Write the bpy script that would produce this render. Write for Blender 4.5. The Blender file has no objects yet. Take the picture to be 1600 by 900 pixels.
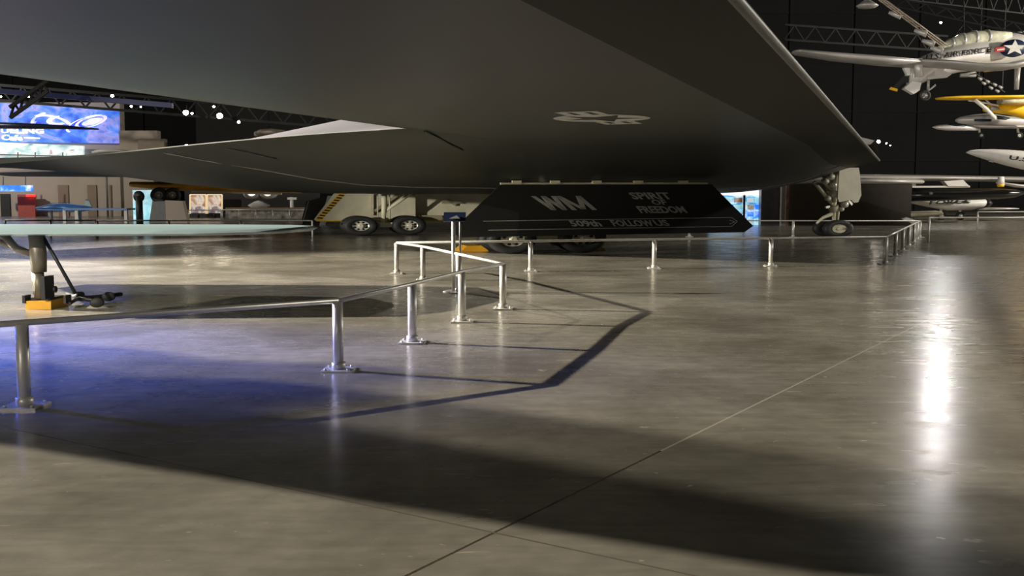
import bpy, bmesh, math, random
from math import sin, cos, pi, sqrt, atan, radians
from mathutils import Vector as V
random.seed(4)
C = bpy.context.scene.collection
S = bpy.context.scene

# ------------------------------------------------------------------ camera
FPX = 1600.0; EYE = 1.7
PITCH = atan(143/FPX)
cam = bpy.data.objects.new('camera', bpy.data.cameras.new('camera')); C.objects.link(cam)
cam.data.lens = 36.0; cam.data.sensor_width = 36.0
cam.location = (0, 0, EYE); cam.rotation_euler = (pi/2 - PITCH, 0, 0)
cam.data.clip_end = 500; cam.data.clip_start = .05
S.camera = cam
S.view_settings.view_transform = 'Standard'; S.view_settings.look = 'None'
S.view_settings.exposure = 0.0; S.view_settings.gamma = 1; S.view_settings.use_curve_mapping = False

# ------------------------------------------------------------------ world and lights
w = bpy.data.worlds.new('world'); S.world = w; w.use_nodes = True
w.node_tree.nodes['Background'].inputs[0].default_value = (.55, .62, .7, 1)
w.node_tree.nodes['Background'].inputs[1].default_value = .06

def spot(name, loc, target, power, angle, blend=.3, size=.1, col=(1, .93, .8)):
    l = bpy.data.lights.new(name, 'SPOT'); l.energy = power; l.spot_size = radians(angle); l.spot_blend = blend
    l.shadow_soft_size = size; l.color = col
    o = bpy.data.objects.new(name, l); C.objects.link(o); o.location = loc
    o.rotation_euler = (V(target) - V(loc)).to_track_quat('-Z', 'Y').to_euler(); return o
def point(name, loc, power, size=.3, col=(1, .93, .8)):
    l = bpy.data.lights.new(name, 'POINT'); l.energy = power; l.shadow_soft_size = size; l.color = col
    o = bpy.data.objects.new(name, l); C.objects.link(o); o.location = loc; return o
def area(name, loc, target, power, sx, sy, col=(1, 1, 1)):
    l = bpy.data.lights.new(name, 'AREA'); l.shape = 'RECTANGLE'; l.size = sx; l.size_y = sy; l.energy = power; l.color = col
    o = bpy.data.objects.new(name, l); C.objects.link(o); o.location = loc
    o.rotation_euler = (V(target) - V(loc)).to_track_quat('-Z', 'Y').to_euler(); return o
KEY = V((-28.5, 20, 9.7))
spot('key_spotlight', KEY, (2, 13, 0), 92000, 80, .35, .10, (1, .92, .76))
spot('key_spotlight', (-28.13, 20.55, 9.7), (2, 13, 0), 50000, 80, .35, .10, (1, .92, .76))
spot('rear_spotlight', (-16.3, -14, 14), (0, 3, 0), 50000, 60, .5, .15, (1, .92, .76))
spot('streak_light', (33.6, 80, 15.3), (10, 20, 0), 2300, 60, .7, .12, (1, .97, .92))  # lamp added for the bright streak on the floor
spot('side_fill', (30, 14, 14), (14, 22, 0), 5000, 80, .7, .5, (1, .95, .88))  # dim fill added so the leading edge gets some light
spot('gear_fill', (-30, 13, 3.6), (-2.5, 38, .9), 46000, 32, .5, .25, (1, .95, .84))  # unseen low fill added to brighten the wheels and gear
spot('nose_fill', (44, 24, 7), (14, 43, 1.5), 16000, 40, .6, .3, (1, .95, .84))  # fill added for the nose gear
point('hall_light', (-55, 66, 14), 16000, .5)
point('hall_light', (56, 60, 15), 42000, .5)
spot('trainer_spotlight', (22, 36, 4), (36, 74, 12), 9000, 60, .6, .3, (1, .93, .85))
spot('tail_fill', (-36, 62, 24), (-9, 35, 4), 170000, 24, .6, .3, (1, .95, .9))  # narrow beam added to lift the pale upper skin
spot('wing_fill', (-24, 25, 1.2), (-4, 17, 3.1), 800, 50, .8, .3, (.75, .9, 1))  # made-up low lamp that brightens the trailing edge band
spot('rear_fill', (-10, -12, 6), (-6.5, 13, .6), 4500, 34, .8, .3, (1, .93, .8))
spot('gallery_fill', (-48, 24, 14), (-22, 72, 1), 34000, 26, .6, .4, (1, .93, .84))  # extra fill added for the dark fronts at the left background
spot('blue_spotlight', (-13, 13, 4.5), (-7.0, 11.6, 0), 26000, 44, 1, .4, (.04, .12, 1))

# ------------------------------------------------------------------ projection helpers (pixels of the 1600x900 frame -> world points)
FW = V((0, cos(PITCH), -sin(PITCH))); UP = V((0, sin(PITCH), cos(PITCH)))
def ray(px, py): return FW + V(((px-800)/FPX, 0, 0)) + UP*((450-py)/FPX)
def at(px, py, Y):
    d = ray(px, py); return V((0, 0, EYE)) + d*(Y/d.y)
def onz(px, py, z=0.0):
    d = ray(px, py); return V((0, 0, EYE)) + d*((z-EYE)/d.z)
def zat(py, Y): return at(800, py, Y).z

# ------------------------------------------------------------------ materials
def mat(name, col, rough=.5, metal=0.0, emit=0.0, var=.12, scale=3.0, bump=0.0, ecol=None, alpha=None):
    m = bpy.data.materials.new(name); m.use_nodes = True
    nt = m.node_tree; b = nt.nodes['Principled BSDF']
    b.inputs['Roughness'].default_value = rough; b.inputs['Metallic'].default_value = metal
    tc = nt.nodes.new('ShaderNodeTexCoord'); n = nt.nodes.new('ShaderNodeTexNoise'); n.inputs['Scale'].default_value = scale
    n.inputs['Detail'].default_value = 5
    nt.links.new(tc.outputs['Object'], n.inputs['Vector'])
    r = nt.nodes.new('ShaderNodeValToRGB')
    r.color_ramp.elements[0].position = .3; r.color_ramp.elements[1].position = .7
    r.color_ramp.elements[0].color = tuple(c*(1-var) for c in col)+(1,)
    r.color_ramp.elements[1].color = tuple(min(1, c*(1+var)) for c in col)+(1,)
    nt.links.new(n.outputs['Fac'], r.inputs['Fac']); nt.links.new(r.outputs['Color'], b.inputs['Base Color'])
    if bump:
        bp = nt.nodes.new('ShaderNodeBump'); bp.inputs['Strength'].default_value = bump; bp.inputs['Distance'].default_value = .02
        nt.links.new(n.outputs['Fac'], bp.inputs['Height']); nt.links.new(bp.outputs['Normal'], b.inputs['Normal'])
    if emit:
        if ecol: b.inputs['Emission Color'].default_value = tuple(ecol)+(1,)
        else: nt.links.new(r.outputs['Color'], b.inputs['Emission Color'])
        b.inputs['Emission Strength'].default_value = emit
    return m
def printmat(name, cols, scale=1.0, emit=1.0, stretch=(1, 1, 1), detail=6, dist=.6, lo=.3, hi=.7):
    """a lit printed panel: noise blotches run through a list of colours"""
    m = bpy.data.materials.new(name); m.use_nodes = True; nt = m.node_tree; b = nt.nodes['Principled BSDF']
    tc = nt.nodes.new('ShaderNodeTexCoord'); mp = nt.nodes.new('ShaderNodeMapping'); mp.inputs['Scale'].default_value = stretch
    n = nt.nodes.new('ShaderNodeTexNoise'); n.inputs['Scale'].default_value = scale; n.inputs['Detail'].default_value = detail
    n.inputs['Distortion'].default_value = dist
    r = nt.nodes.new('ShaderNodeValToRGB'); e = r.color_ramp.elements
    while len(e) < len(cols): e.new(.5)
    for i, c in enumerate(cols):
        e[i].position = lo + (hi-lo)*i/(len(cols)-1); e[i].color = tuple(c)+(1,)
    nt.links.new(tc.outputs['Object'], mp.inputs['Vector']); nt.links.new(mp.outputs['Vector'], n.inputs['Vector'])
    nt.links.new(n.outputs['Fac'], r.inputs['Fac']); nt.links.new(r.outputs['Color'], b.inputs['Base Color'])
    nt.links.new(r.outputs['Color'], b.inputs['Emission Color']); b.inputs['Emission Strength'].default_value = emit
    b.inputs['Roughness'].default_value = .5
    return m
M = dict(
    belly=mat('belly_coating', (.024, .0255, .0225), .42, 0, 0, .10, .35),
    edge=mat('edge_coating', (.014, .012, .009), .50, 0, 0, .12, .5),
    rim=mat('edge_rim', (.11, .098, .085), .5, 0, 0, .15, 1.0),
    seam=mat('seam', (.015, .016, .016), .6),
    top=mat('upper_coating', (.40, .37, .37), .55, 0, 0, .05, .5),
    door=mat('door_coating', (.013, .013, .012), .6, 0, 0, .1, .8),
    stencil=mat('stencil_grey', (.26, .26, .24), .6),
    roundel=mat('roundel_grey', (.46, .45, .41), .6),
    cream=mat('cream_primer', (.62, .58, .42), .45, 0, 0, .12, 1.6, .1),
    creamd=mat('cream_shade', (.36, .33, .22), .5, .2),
    tyre=mat('tyre_rubber', (.018, .018, .017), .65, 0, 0, .2, 6),
    hub=mat('hub_metal', (.62, .60, .52), .4, .3),
    dark=mat('dark_metal', (.02, .02, .022), .5, .2),
    black=mat('black_paint', (.012, .012, .013), .5),
    steel=mat('brushed_steel', (.60, .58, .54), .38, .35, 0, .08, 9),
    yellow=mat('yellow_paint', (.85, .42, .02), .5, 0, 0, .15),
    yb=mat('bright_yellow', (.95, .55, .01), .45, 0, 0, .06),
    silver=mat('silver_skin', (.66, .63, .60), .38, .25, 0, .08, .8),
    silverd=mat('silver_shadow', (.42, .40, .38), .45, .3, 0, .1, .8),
    white=mat('white_paint', (.8, .78, .74), .45, 0, 0, .06),
    glass=mat('canopy_glass', (.75, .74, .55), .15, 0, 0, .4, 1.5),
    red=mat('red_paint', (.6, .05, .04), .5),
    navy=mat('navy_paint', (.01, .02, .06), .4),
    beige=mat('beige_wall', (.50, .43, .36), .8, 0, 0, .08, .3),
    beiged=mat('brown_panel', (.30, .22, .17), .8, 0, 0, .1, .5),
    grey=mat('grey_paint', (.2, .21, .21), .6),
    truss=mat('truss_steel', (.014, .014, .015), .6, .3),
    trussl=mat('pale_truss', (.34, .28, .22), .6, .2),
    strut=mat('strut_bronze', (.17, .15, .11), .45, .4, 0, .25, 5),
    cyanwing=mat('pale_blue_skin', (.25, .34, .36), .3, .1, 0, .08, .6),
    lamp=mat('lamp_lens', (1, .93, .75), .3, 0, 60, 0, 1, 0, (1, .9, .72)),
    lampd=mat('lamp_lens_dim', (1, .93, .75), .3, 0, 14, 0, 1, 0, (1, .88, .68)),
    redlit=mat('red_lit_sign', (1, .05, .03), .5, 0, 2.2, 0, 1, 0, (1, .03, .02)),
    redwash=mat('red_lit_door', (.45, .08, .06), .6),  # red light in the doorway put into the base colour
    letters=mat('lit_letters', (1, .93, .85), .5, 0, 1.1, 0, 1, 0, (1, .9, .85)),
    darkwall=mat('dark_exhibit_wall', (.022, .019, .017), .7, 0, 0, .1, .3),
    chevy=mat('warning_yellow', (.75, .45, .02), .5),
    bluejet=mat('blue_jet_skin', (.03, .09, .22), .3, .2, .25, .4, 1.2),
)
for k_, sp_ in (('belly', .22), ('edge', .10), ('top', .3), ('door', .2)): M[k_].node_tree.nodes['Principled BSDF'].inputs['Specular IOR Level'].default_value = sp_
M['mural'] = printmat('galaxy_mural', [(.005, .03, .45), (.015, .12, .8), (.08, .25, .9), (.35, .35, .9), (.02, .16, .85)], .5, .7, (1, 1, 1.6), 8, 1.2, .28, .72)  # emission stands in for blue light falling on the print
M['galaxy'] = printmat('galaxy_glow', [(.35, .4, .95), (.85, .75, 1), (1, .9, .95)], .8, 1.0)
M['store'] = printmat('storefront_print', [(.15, .3, .42), (.5, .75, .8), (.85, .95, .95), (.9, .98, 1), (.35, .2, .25)], .9, .6, (1, 1, 2), 7, .5, .3, .75)
M['bluesign'] = printmat('blue_sign_print', [(.01, .08, .6), (.03, .2, .9), (.7, .8, 1)], 1.2, 1.2, (1, 1, 1), 3, .2, .3, .75)
M['cyan'] = printmat('cyan_exhibit', [(.15, .5, .6), (.4, .75, .85), (.9, .97, 1)], 1.2, .8)
M['poster'] = printmat('poster_print', [(.1, .04, .03), (.4, .2, .12), (.8, .7, .6), (.1, .12, .2), (.8, .3, .12)], .9, .45, (1, 1, 1), 6, .8)
M['case'] = printmat('case_print', [(.02, .12, .3), (.1, .4, .65), (.7, .85, .9), (.05, .25, .5)], 1.2, .7, (1, 1, 2.5), 6, .4)

def floor_material():
    m = bpy.data.materials.new('polished_concrete'); m.use_nodes = True; nt = m.node_tree; N = nt.nodes.new; L = nt.links.new
    b = nt.nodes['Principled BSDF']
    tc = N('ShaderNodeTexCoord')
    def noise(scale, detail=6, stretch=None, dist=0):
        n = N('ShaderNodeTexNoise'); n.inputs['Scale'].default_value = scale; n.inputs['Detail'].default_value = detail
        n.inputs['Distortion'].default_value = dist
        if stretch:
            mp = N('ShaderNodeMapping'); mp.inputs['Scale'].default_value = stretch; L(tc.outputs['Object'], mp.inputs['Vector']); L(mp.outputs['Vector'], n.inputs['Vector'])
        else: L(tc.outputs['Object'], n.inputs['Vector'])
        return n.outputs['Fac']
    def math(op, a, bb=None, c=None):
        n = N('ShaderNodeMath'); n.operation = op
        for i, x in enumerate((a, bb, c)):
            if x is None: continue
            if isinstance(x, (int, float)): n.inputs[i].default_value = x
            else: L(x, n.inputs[i])
        return n.outputs[0]
    def ramp(f, stops):
        r = N('ShaderNodeValToRGB'); e = r.color_ramp.elements
        while len(e) < len(stops): e.new(.5)
        for i, (p, c) in enumerate(stops): e[i].position = p; e[i].color = tuple(c)+(1,)
        L(f, r.inputs['Fac']); return r.outputs['Color']
    def mix(f, a, bb, mode='MIX'):
        n = N('ShaderNodeMix'); n.data_type = 'RGBA'; n.blend_type = mode
        if isinstance(f, (int, float)): n.inputs[0].default_value = f
        else: L(f, n.inputs[0])
        for s, x in ((n.inputs[6], a), (n.inputs[7], bb)):
            if isinstance(x, tuple): s.default_value = x+(1,)
            else: L(x, s)
        return n.outputs[2]
    base = ramp(noise(.55, 9, None, .6), [(.3, (.165, .148, .118)), (.5, (.235, .216, .178)), (.7, (.32, .295, .245))])
    fine = ramp(noise(6, 8), [(.3, (.86, .86, .86)), (.7, (1.08, 1.08, 1.08))])
    col = mix(1.0, base, fine, 'MULTIPLY')
    scr = ramp(noise(1.3, 10, (1, 6, 1), .8), [(.35, (.9, .9, .9)), (.65, (1.07, 1.07, 1.07))])
    col = mix(1.0, col, scr, 'MULTIPLY')
    # joints between the slabs, running with the aisle and across it
    sx = N('ShaderNodeSeparateXYZ'); L(tc.outputs['Object'], sx.inputs[0])
    p0 = onz(640, 897); p1 = onz(1470, 490); d = (p1-p0); d.z = 0; d.normalize(); nx, ny = d.y, -d.x
    c0 = nx*p0.x + ny*p0.y
    dist = math('SUBTRACT', math('ADD', math('MULTIPLY', sx.outputs[0], nx), math('MULTIPLY', sx.outputs[1], ny)), c0)
    def line(dd, period, wdt):
        return math('LESS_THAN', math('PINGPONG', dd, period/2), wdt)
    wob = math('MULTIPLY', math('SUBTRACT', noise(30, 3), .5), .006)
    j1 = line(math('ADD', dist, wob), 9.0, .009)
    along = math('SUBTRACT', math('ADD', math('MULTIPLY', sx.outputs[0], d.x), math('MULTIPLY', sx.outputs[1], d.y)), 4.2)
    j2 = line(along, 9.0, .008)
    near = math('LESS_THAN', along, 2.0)
    col = mix(j1, col, mix(near, (.42, .38, .31), (.07, .055, .04)))
    col = mix(j2, col, (.14, .12, .10))
    # scuffs and paint flecks
    fl = math('GREATER_THAN', noise(2.6, 12, (1, 2.5, 1), 2.5), .70)
    col = mix(math('MULTIPLY', fl, .6), col, (.5, .44, .36))
    L(col, b.inputs['Base Color'])
    rg = ramp(noise(1.1, 8, (1, 3, 1), .5), [(.3, (.17, .17, .17)), (.7, (.30, .30, .30))])
    L(rg, b.inputs['Roughness'])
    b.inputs['Specular IOR Level'].default_value = .62
    bp = N('ShaderNodeBump'); bp.inputs['Strength'].default_value = .12; bp.inputs['Distance'].default_value = .004
    L(noise(3.5, 8), bp.inputs['Height']); L(bp.outputs['Normal'], b.inputs['Normal'])
    return m
M['floor'] = floor_material()

# ------------------------------------------------------------------ mesh helpers
class MB:
    def __init__(s): s.v = []; s.f = []; s.sm = []; s.mi = []
    def add(s, vs, fs, smooth=False, mi=0):
        o = len(s.v); s.v += [V(p) for p in vs]
        for f in fs: s.f.append(tuple(i+o for i in f)); s.sm.append(smooth); s.mi.append(mi)
        return s
    def box(s, a, b, mi=0):
        x0, y0, z0 = a; x1, y1, z1 = b
        return s.add([(x0, y0, z0), (x1, y0, z0), (x1, y1, z0), (x0, y1, z0), (x0, y0, z1), (x1, y0, z1), (x1, y1, z1), (x0, y1, z1)],
                     [(0, 3, 2, 1), (4, 5, 6, 7), (0, 1, 5, 4), (1, 2, 6, 5), (2, 3, 7, 6), (3, 0, 4, 7)], False, mi)
    def bar(s, p, q, w, h=None, up=(0, 0, 1)):
        p, q = V(p), V(q); h = h or w; d = (q-p).normalized(); u = V(up)
        if abs(d.dot(u)) > .98: u = V((0, 1, 0))
        a = d.cross(u).normalized(); b = a.cross(d)
        vs = [e + a*sx*w/2 + b*sz*h/2 for e in (p, q) for sx, sz in ((-1, -1), (1, -1), (1, 1), (-1, 1))]
        return s.add(vs, [(0, 1, 2, 3), (7, 6, 5, 4), (0, 4, 5, 1), (1, 5, 6, 2), (2, 6, 7, 3), (3, 7, 4, 0)])
    def tube(s, pts, r, n=12, cap=True):
        pts = [V(p) for p in pts]; rs = r if isinstance(r, (list, tuple)) else [r]*len(pts)
        rings = []; ref = None
        for i, p in enumerate(pts):
            d = (pts[min(i+1, len(pts)-1)] - pts[max(i-1, 0)]).normalized()
            if ref is None or abs(ref.dot(d)) > .95: ref = V((0, 0, 1)) if abs(d.z) < .9 else V((1, 0, 0))
            a = d.cross(ref).normalized(); b = a.cross(d); ref = b
            rings.append([p + (a*cos(2*pi*k/n) + b*sin(2*pi*k/n))*rs[i] for k in range(n)])
        vs = [p for rg in rings for p in rg]; fs = []
        for i in range(len(pts)-1):
            for k in range(n): fs.append((i*n+k, i*n+(k+1) % n, (i+1)*n+(k+1) % n, (i+1)*n+k))
        s.add(vs, fs, True)
        if cap: s.add(rings[0], [tuple(range(n))[::-1]]); s.add(rings[-1], [tuple(range(n))])
        return s
    def lathe(s, c, ax, a, b, prof, n=28, ra=1.0, rb=1.0):
        """revolve (radius, along) about ax through c; a, b span the disc and ra, rb stretch it"""
        c, ax, a, b = V(c), V(ax), V(a), V(b); vs = []; fs = []
        for (r, t) in prof:
            for k in range(n):
                th = 2*pi*k/n; vs.append(c + ax*t + a*(cos(th)*r*ra) + b*(sin(th)*r*rb))
        for i in range(len(prof)-1):
            for k in range(n): fs.append((i*n+k, i*n+(k+1) % n, (i+1)*n+(k+1) % n, (i+1)*n+k))
        return s.add(vs, fs, True)
    def loft(s, secs, n=20, cap=True, axis='x'):
        """elliptical sections (centre, half-depth, half-height) across an axis in x (or y)"""
        vs = []; fs = []
        for (c, ry, rz) in secs:
            c = V(c)
            for k in range(n):
                th = 2*pi*k/n
                off = V((0, ry*cos(th), rz*sin(th))) if axis == 'x' else V((ry*cos(th), 0, rz*sin(th)))
                vs.append(c + off)
        for i in range(len(secs)-1):
            for k in range(n): fs.append((i*n+k, i*n+(k+1) % n, (i+1)*n+(k+1) % n, (i+1)*n+k))
        s.add(vs, fs, True)
        if cap: s.add(vs[:n], [tuple(range(n))]); s.add(vs[-n:], [tuple(range(n))[::-1]])
        return s
    def prism(s, poly, off):
        """closed polygon of world points, given thickness by the vector off"""
        off = V(off); n = len(poly); vs = [V(p) for p in poly] + [V(p)+off for p in poly]
        fs = [tuple(range(n)), tuple(range(2*n-1, n-1, -1))] + [(i, i+n, (i+1) % n+n, (i+1) % n) for i in range(n)]
        return s.add(vs, fs)
    def build(s, name, m, parent=None, fix=True):
        me = bpy.data.meshes.new(name); off = V((0, 0, 0))
        if parent is not None:
            p = parent
            while p is not None: off += p.location; p = p.parent
        me.from_pydata([tuple(v-off) for v in s.v], [], s.f)
        for i, p in enumerate(me.polygons): p.use_smooth = s.sm[i]; p.material_index = s.mi[i]
        for x in (m if isinstance(m, (list, tuple)) else [m]): me.materials.append(x)
        if fix:
            bm = bmesh.new(); bm.from_mesh(me); bmesh.ops.remove_doubles(bm, verts=bm.verts, dist=1e-5)
            bmesh.ops.recalc_face_normals(bm, faces=bm.faces); bm.to_mesh(me); bm.free()
        o = bpy.data.objects.new(name, me); C.objects.link(o)
        if parent is not None: o.parent = parent
        return o
def build_each(mb, name, m, parent):
    """every connected piece becomes a part of its own"""
    par = list(range(len(mb.v))); key = {}
    def find(i):
        while par[i] != i: par[i] = par[par[i]]; i = par[i]
        return i
    for i, v in enumerate(mb.v):
        k = (round(v.x, 4), round(v.y, 4), round(v.z, 4))
        if k in key: par[find(i)] = find(key[k])
        else: key[k] = i
    for f in mb.f:
        for i in f[1:]: par[find(i)] = find(f[0])
    gr = {}
    for j, f in enumerate(mb.f): gr.setdefault(find(f[0]), []).append(j)
    for fs in gr.values():
        ids = sorted({i for j in fs for i in mb.f[j]}); mp = {i: n for n, i in enumerate(ids)}
        n = MB(); n.v = [mb.v[i] for i in ids]; n.f = [tuple(mp[i] for i in mb.f[j]) for j in fs]
        n.sm = [mb.sm[j] for j in fs]; n.mi = [mb.mi[j] for j in fs]; n.build(name, m, parent)
def thing(name, label, cat, loc=(0, 0, 0), group=None):
    o = bpy.data.objects.new(name, None); C.objects.link(o); o.location = loc; o.empty_display_size = .2
    return tag(o, label, cat, group)
def tag(o, label, cat, group=None):
    o['label'] = label; o['category'] = cat
    if group: o['group'] = group
    return o
def struct(o): o['kind'] = 'structure'; return o
def copy_tree(o, parent=None, loc=None):
    c = o.copy(); C.objects.link(c)
    if parent is not None: c.parent = parent
    if loc is not None: c.location = loc
    for ch in list(o.children): copy_tree(ch, c)
    return c
def text_mb(txt, mapf, depth, shear=0.0, width=None, height=None, bold=.0):
    """letters as a thin solid: unit text box (0..1, 0..1) goes through mapf(x, y)"""
    cu = bpy.data.curves.new('t', 'FONT'); cu.body = txt; cu.size = 1; cu.offset = bold; cu.resolution_u = 2
    ob = bpy.data.objects.new('t', cu); C.objects.link(ob)
    dg = bpy.context.evaluated_depsgraph_get(); me = bpy.data.meshes.new_from_object(ob.evaluated_get(dg))
    vs = [v.co.copy() for v in me.vertices]; fs = [tuple(p.vertices) for p in me.polygons]
    bpy.data.objects.remove(ob); bpy.data.curves.remove(cu); bpy.data.meshes.remove(me)
    x0 = min(v.x for v in vs); x1 = max(v.x for v in vs); y0 = min(v.y for v in vs); y1 = max(v.y for v in vs)
    out = [mapf((v.x-x0)/(x1-x0), (v.y-y0)/(y1-y0)) for v in vs]
    mb = MB(); off = V(depth); n = len(out)
    ed = {}
    for f in fs:
        for i in range(len(f)):
            e = (f[i], f[(i+1) % len(f)]); k = tuple(sorted(e)); ed[k] = ed.get(k, 0)+1
    side = [(a, b, b+n, a+n) for (a, b), c in ed.items() if c == 1]
    mb.add(out + [p+off for p in out], fs + [tuple(i+n for i in f[::-1]) for f in fs] + side)
    return mb
def quadmap(p00, p10, p11, p01):
    """unit square to four world corners"""
    a, b, c, d = map(V, (p00, p10, p11, p01))
    return lambda x, y: a*(1-x)*(1-y) + b*x*(1-y) + c*x*y + d*(1-x)*y

# ------------------------------------------------------------------ setting
X0, X1, Y0, Y1 = -75, 95, -30, 128
struct(MB().box((X0, Y0, -.3), (X1, Y1, 0)).build('floor', M['floor']))
M['hall'] = mat('dark_hall_panel', (.0045, .005, .0052), .8, 0, 0, .15, .2)
M['hallb'] = mat('dark_hall_rib', (.034, .034, .032), .8)
wb = MB().box((X0, Y1, 0), (X1, Y1+.4, 34))
for x in range(-70, 95, 8): wb.box((x, Y1-.35, 0), (x+.5, Y1, 34))
for z in (6, 12, 18, 24): wb.box((X0, Y1-.15, z), (X1, Y1, z+.25))
struct(wb.build('wall_back', M['hall']))
struct(MB().box((X0-.4, Y0, 0), (X0, Y1, 34)).build('wall_left', M['hall']))
struct(MB().box((X1, Y0, 0), (X1+.4, Y1, 34)).build('wall_right', M['hall']))
struct(MB().box((X0, Y0-.4, 0), (X1, Y0, 34)).build('wall_front', M['hall']))
cb = MB(); n = 24; pr = []
for i in range(n+1):
    t = i/n; pr.append((X0+(X1-X0)*t, 23+11*sin(pi*t)))
for i in range(n):
    (xa, za), (xb, zb) = pr[i], pr[i+1]
    cb.add([(xa, Y0, za), (xb, Y0, zb), (xb, Y1, zb), (xa, Y1, za)], [(0, 1, 2, 3)])
    for y in range(-24, 128, 12):
        cb.add([(xa, y, za-.6), (xb, y, zb-.6), (xb, y+.3, zb-.6), (xa, y+.3, za-.6), (xa, y, za), (xb, y, zb), (xb, y+.3, zb), (xa, y+.3, za)],
               [(0, 1, 2, 3), (0, 1, 5, 4), (2, 3, 7, 6)])
struct(cb.build('ceiling', M['hall'], None, False))

# ------------------------------------------------------------------ the flying-wing bomber
UU = V((.955, .2965, 0)).normalized(); VV = V((UU.y, -UU.x, 0)); MO = V((-2.6, 38, 0))
def uv(u, v, z=0): return MO + UU*u + VV*v + V((0, 0, z))
def onv(px, py, v):
    """pixel on the vertical plane at spanwise station v"""
    d = ray(px, py); o = V((0, 0, EYE)); t = (v - (o-MO).dot(VV))/d.dot(VV); return o + d*t
def interp(x, tab):
    if x <= tab[0][0]: return tab[0][1]
    for (a, fa), (b, fb) in zip(tab, tab[1:]):
        if x <= b: return fa + (fb-fa)*(x-a)/(b-a)
    return tab[-1][1]
def sstep(t): t = max(0, min(1, t)); return t*t*(3-2*t)
# tip edge in plan
TIPA = V((-5.5, 2.06)); TIPB = V((-1.27, -.04))
def uLE(v): return 19 - .794*abs(v)
def uTE(v):
    v = abs(v)
    if v < 14.4: return -4.2 - .826*(14.4-v)
    return -4.2 - .794*(v-14.4)
ZC = [(-16.1, 2.70), (-14.6, 2.62), (-11.7, 2.45), (-8.9, 2.08), (-6.5, 1.88), (-4.9, 1.81), (0, 1.78), (11.5, 1.80), (13.4, 1.95), (15.2, 2.22), (17.0, 2.75), (18, 3.0), (30, 3.0)]
DV = [(0, 1.0), (4, .97), (7.2, .86), (8.6, .68), (11, .33), (13, .10), (14.6, 0), (99, 0)]
def zTE(v): return 2.68 + .52*sstep(abs(v)/14.4)
def zbot(u, v):
    a = abs(v); le, te = uLE(a), uTE(a)
    uu = u*19/le if u > 0 and le > 4 else (u*16.1/abs(te) if u < 0 else u)
    if le <= 4: uu = u
    bulge = (3.0 - interp(uu, ZC))*interp(a, DV)
    z = 3.0 - bulge
    k = sstep((u-te)/2.4)
    return zTE(v)*(1-k) + z*k
TC = [(-16.1, 2.9), (-11, 2.95), (-8.9, 3.2), (-3.5, 4.45), (2, 5.2), (9, 5.5), (14, 4.7), (17, 3.8), (19, 3.2)]
def ztop(u, v):
    a = abs(v); le, te = uLE(a), uTE(a); f = (u-te)/(le-te)
    edge = zTE(v)*(1-f) + 3.22*f
    z = edge + .012 + .6*sin(pi*max(0, min(1, f)))**(2 if f < .5 else .8)
    hump = max(0, interp(u, TC)-z)*math.exp(-(a/5.4)**2)
    return z + hump
vs_ = [-37, -33, -29, -25, -21, -18, -16] + [-14.4+.8*i for i in range(37)] + [16, 18, 20, 22, 24, 26, 28, 30, 32, 34]
VT1 = 36.0
plane = thing('stealth_bomber', 'huge dark grey flying-wing bomber spreading overhead across the hall', 'aircraft', (MO.x, MO.y, 0))
def strip(v):
    le = uLE(abs(v)); te = uTE(abs(v)); return min(1.5, .5*(le-te))
NC = 20
def span_rows(fn, mb, vlist, lo, hi, n, flip):
    rows = []
    for v in vlist:
        a, b = lo(v), hi(v)
        rows.append([uv(a+(b-a)*i/n, v, fn(a+(b-a)*i/n, v)) for i in range(n+1)])
    k = len(rows); vsl = [p for r in rows for p in r]; fs = []
    for j in range(k-1):
        for i in range(n):
            q = (j*(n+1)+i, j*(n+1)+i+1, (j+1)*(n+1)+i+1, (j+1)*(n+1)+i)
            fs.append(q[::-1] if flip else q)
    mb.add(vsl, fs, True); return rows
# the wing ends along a raked tip edge: cut the rows there
def tipu(v):
    """u on the tip line for spanwise station v"""
    a = uv(0, v).xy; b = uv(1, v).xy; d = b-a; t = TIPB-TIPA
    den = d.x*t.y - d.y*t.x
    return ((TIPA.x-a.x)*t.y - (TIPA.y-a.y)*t.x)/den
def clipb(mb):
    """drop what lies beyond the tip line"""
    bm = bmesh.new(); me = bpy.data.meshes.new('x'); me.from_pydata([tuple(v) for v in mb.v], [], mb.f); bm.from_mesh(me)
    nrm = V((TIPB.y-TIPA.y, -(TIPB.x-TIPA.x), 0)).normalized()
    if nrm.y > 0: nrm = -nrm
    bmesh.ops.bisect_plane(bm, geom=bm.verts[:]+bm.edges[:]+bm.faces[:], plane_co=(TIPA.x, TIPA.y, 0), plane_no=nrm, clear_outer=True)
    bm.to_mesh(me); bm.free()
    out = MB(); out.add([v.co.copy() for v in me.vertices], [tuple(p.vertices) for p in me.polygons], True); return out
VL = vs_ + [36, 38, 40, 42, 44]
b1 = MB(); span_rows(zbot, b1, VL, lambda v: uTE(v), lambda v: uLE(v)-strip(v), NC, True)
clipb(b1).build('belly_skin', M['belly'], plane)
def zedge(u, v):
    le = uLE(abs(v)); s = strip(v); f = (u-(le-s))/s; z0 = zbot(le-s, v); return z0*(1-f) + 3.16*f
b2 = MB(); span_rows(zedge, b2, VL, lambda v: uLE(v)-strip(v), lambda v: uLE(v), 4, True)
clipb(b2).build('leading_edge_panel', M['edge'], plane)
b3 = MB(); span_rows(ztop, b3, VL, lambda v: uTE(v), lambda v: uLE(v), NC, False)
clipb(b3).build('upper_skin', M['top'], plane)
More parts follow.
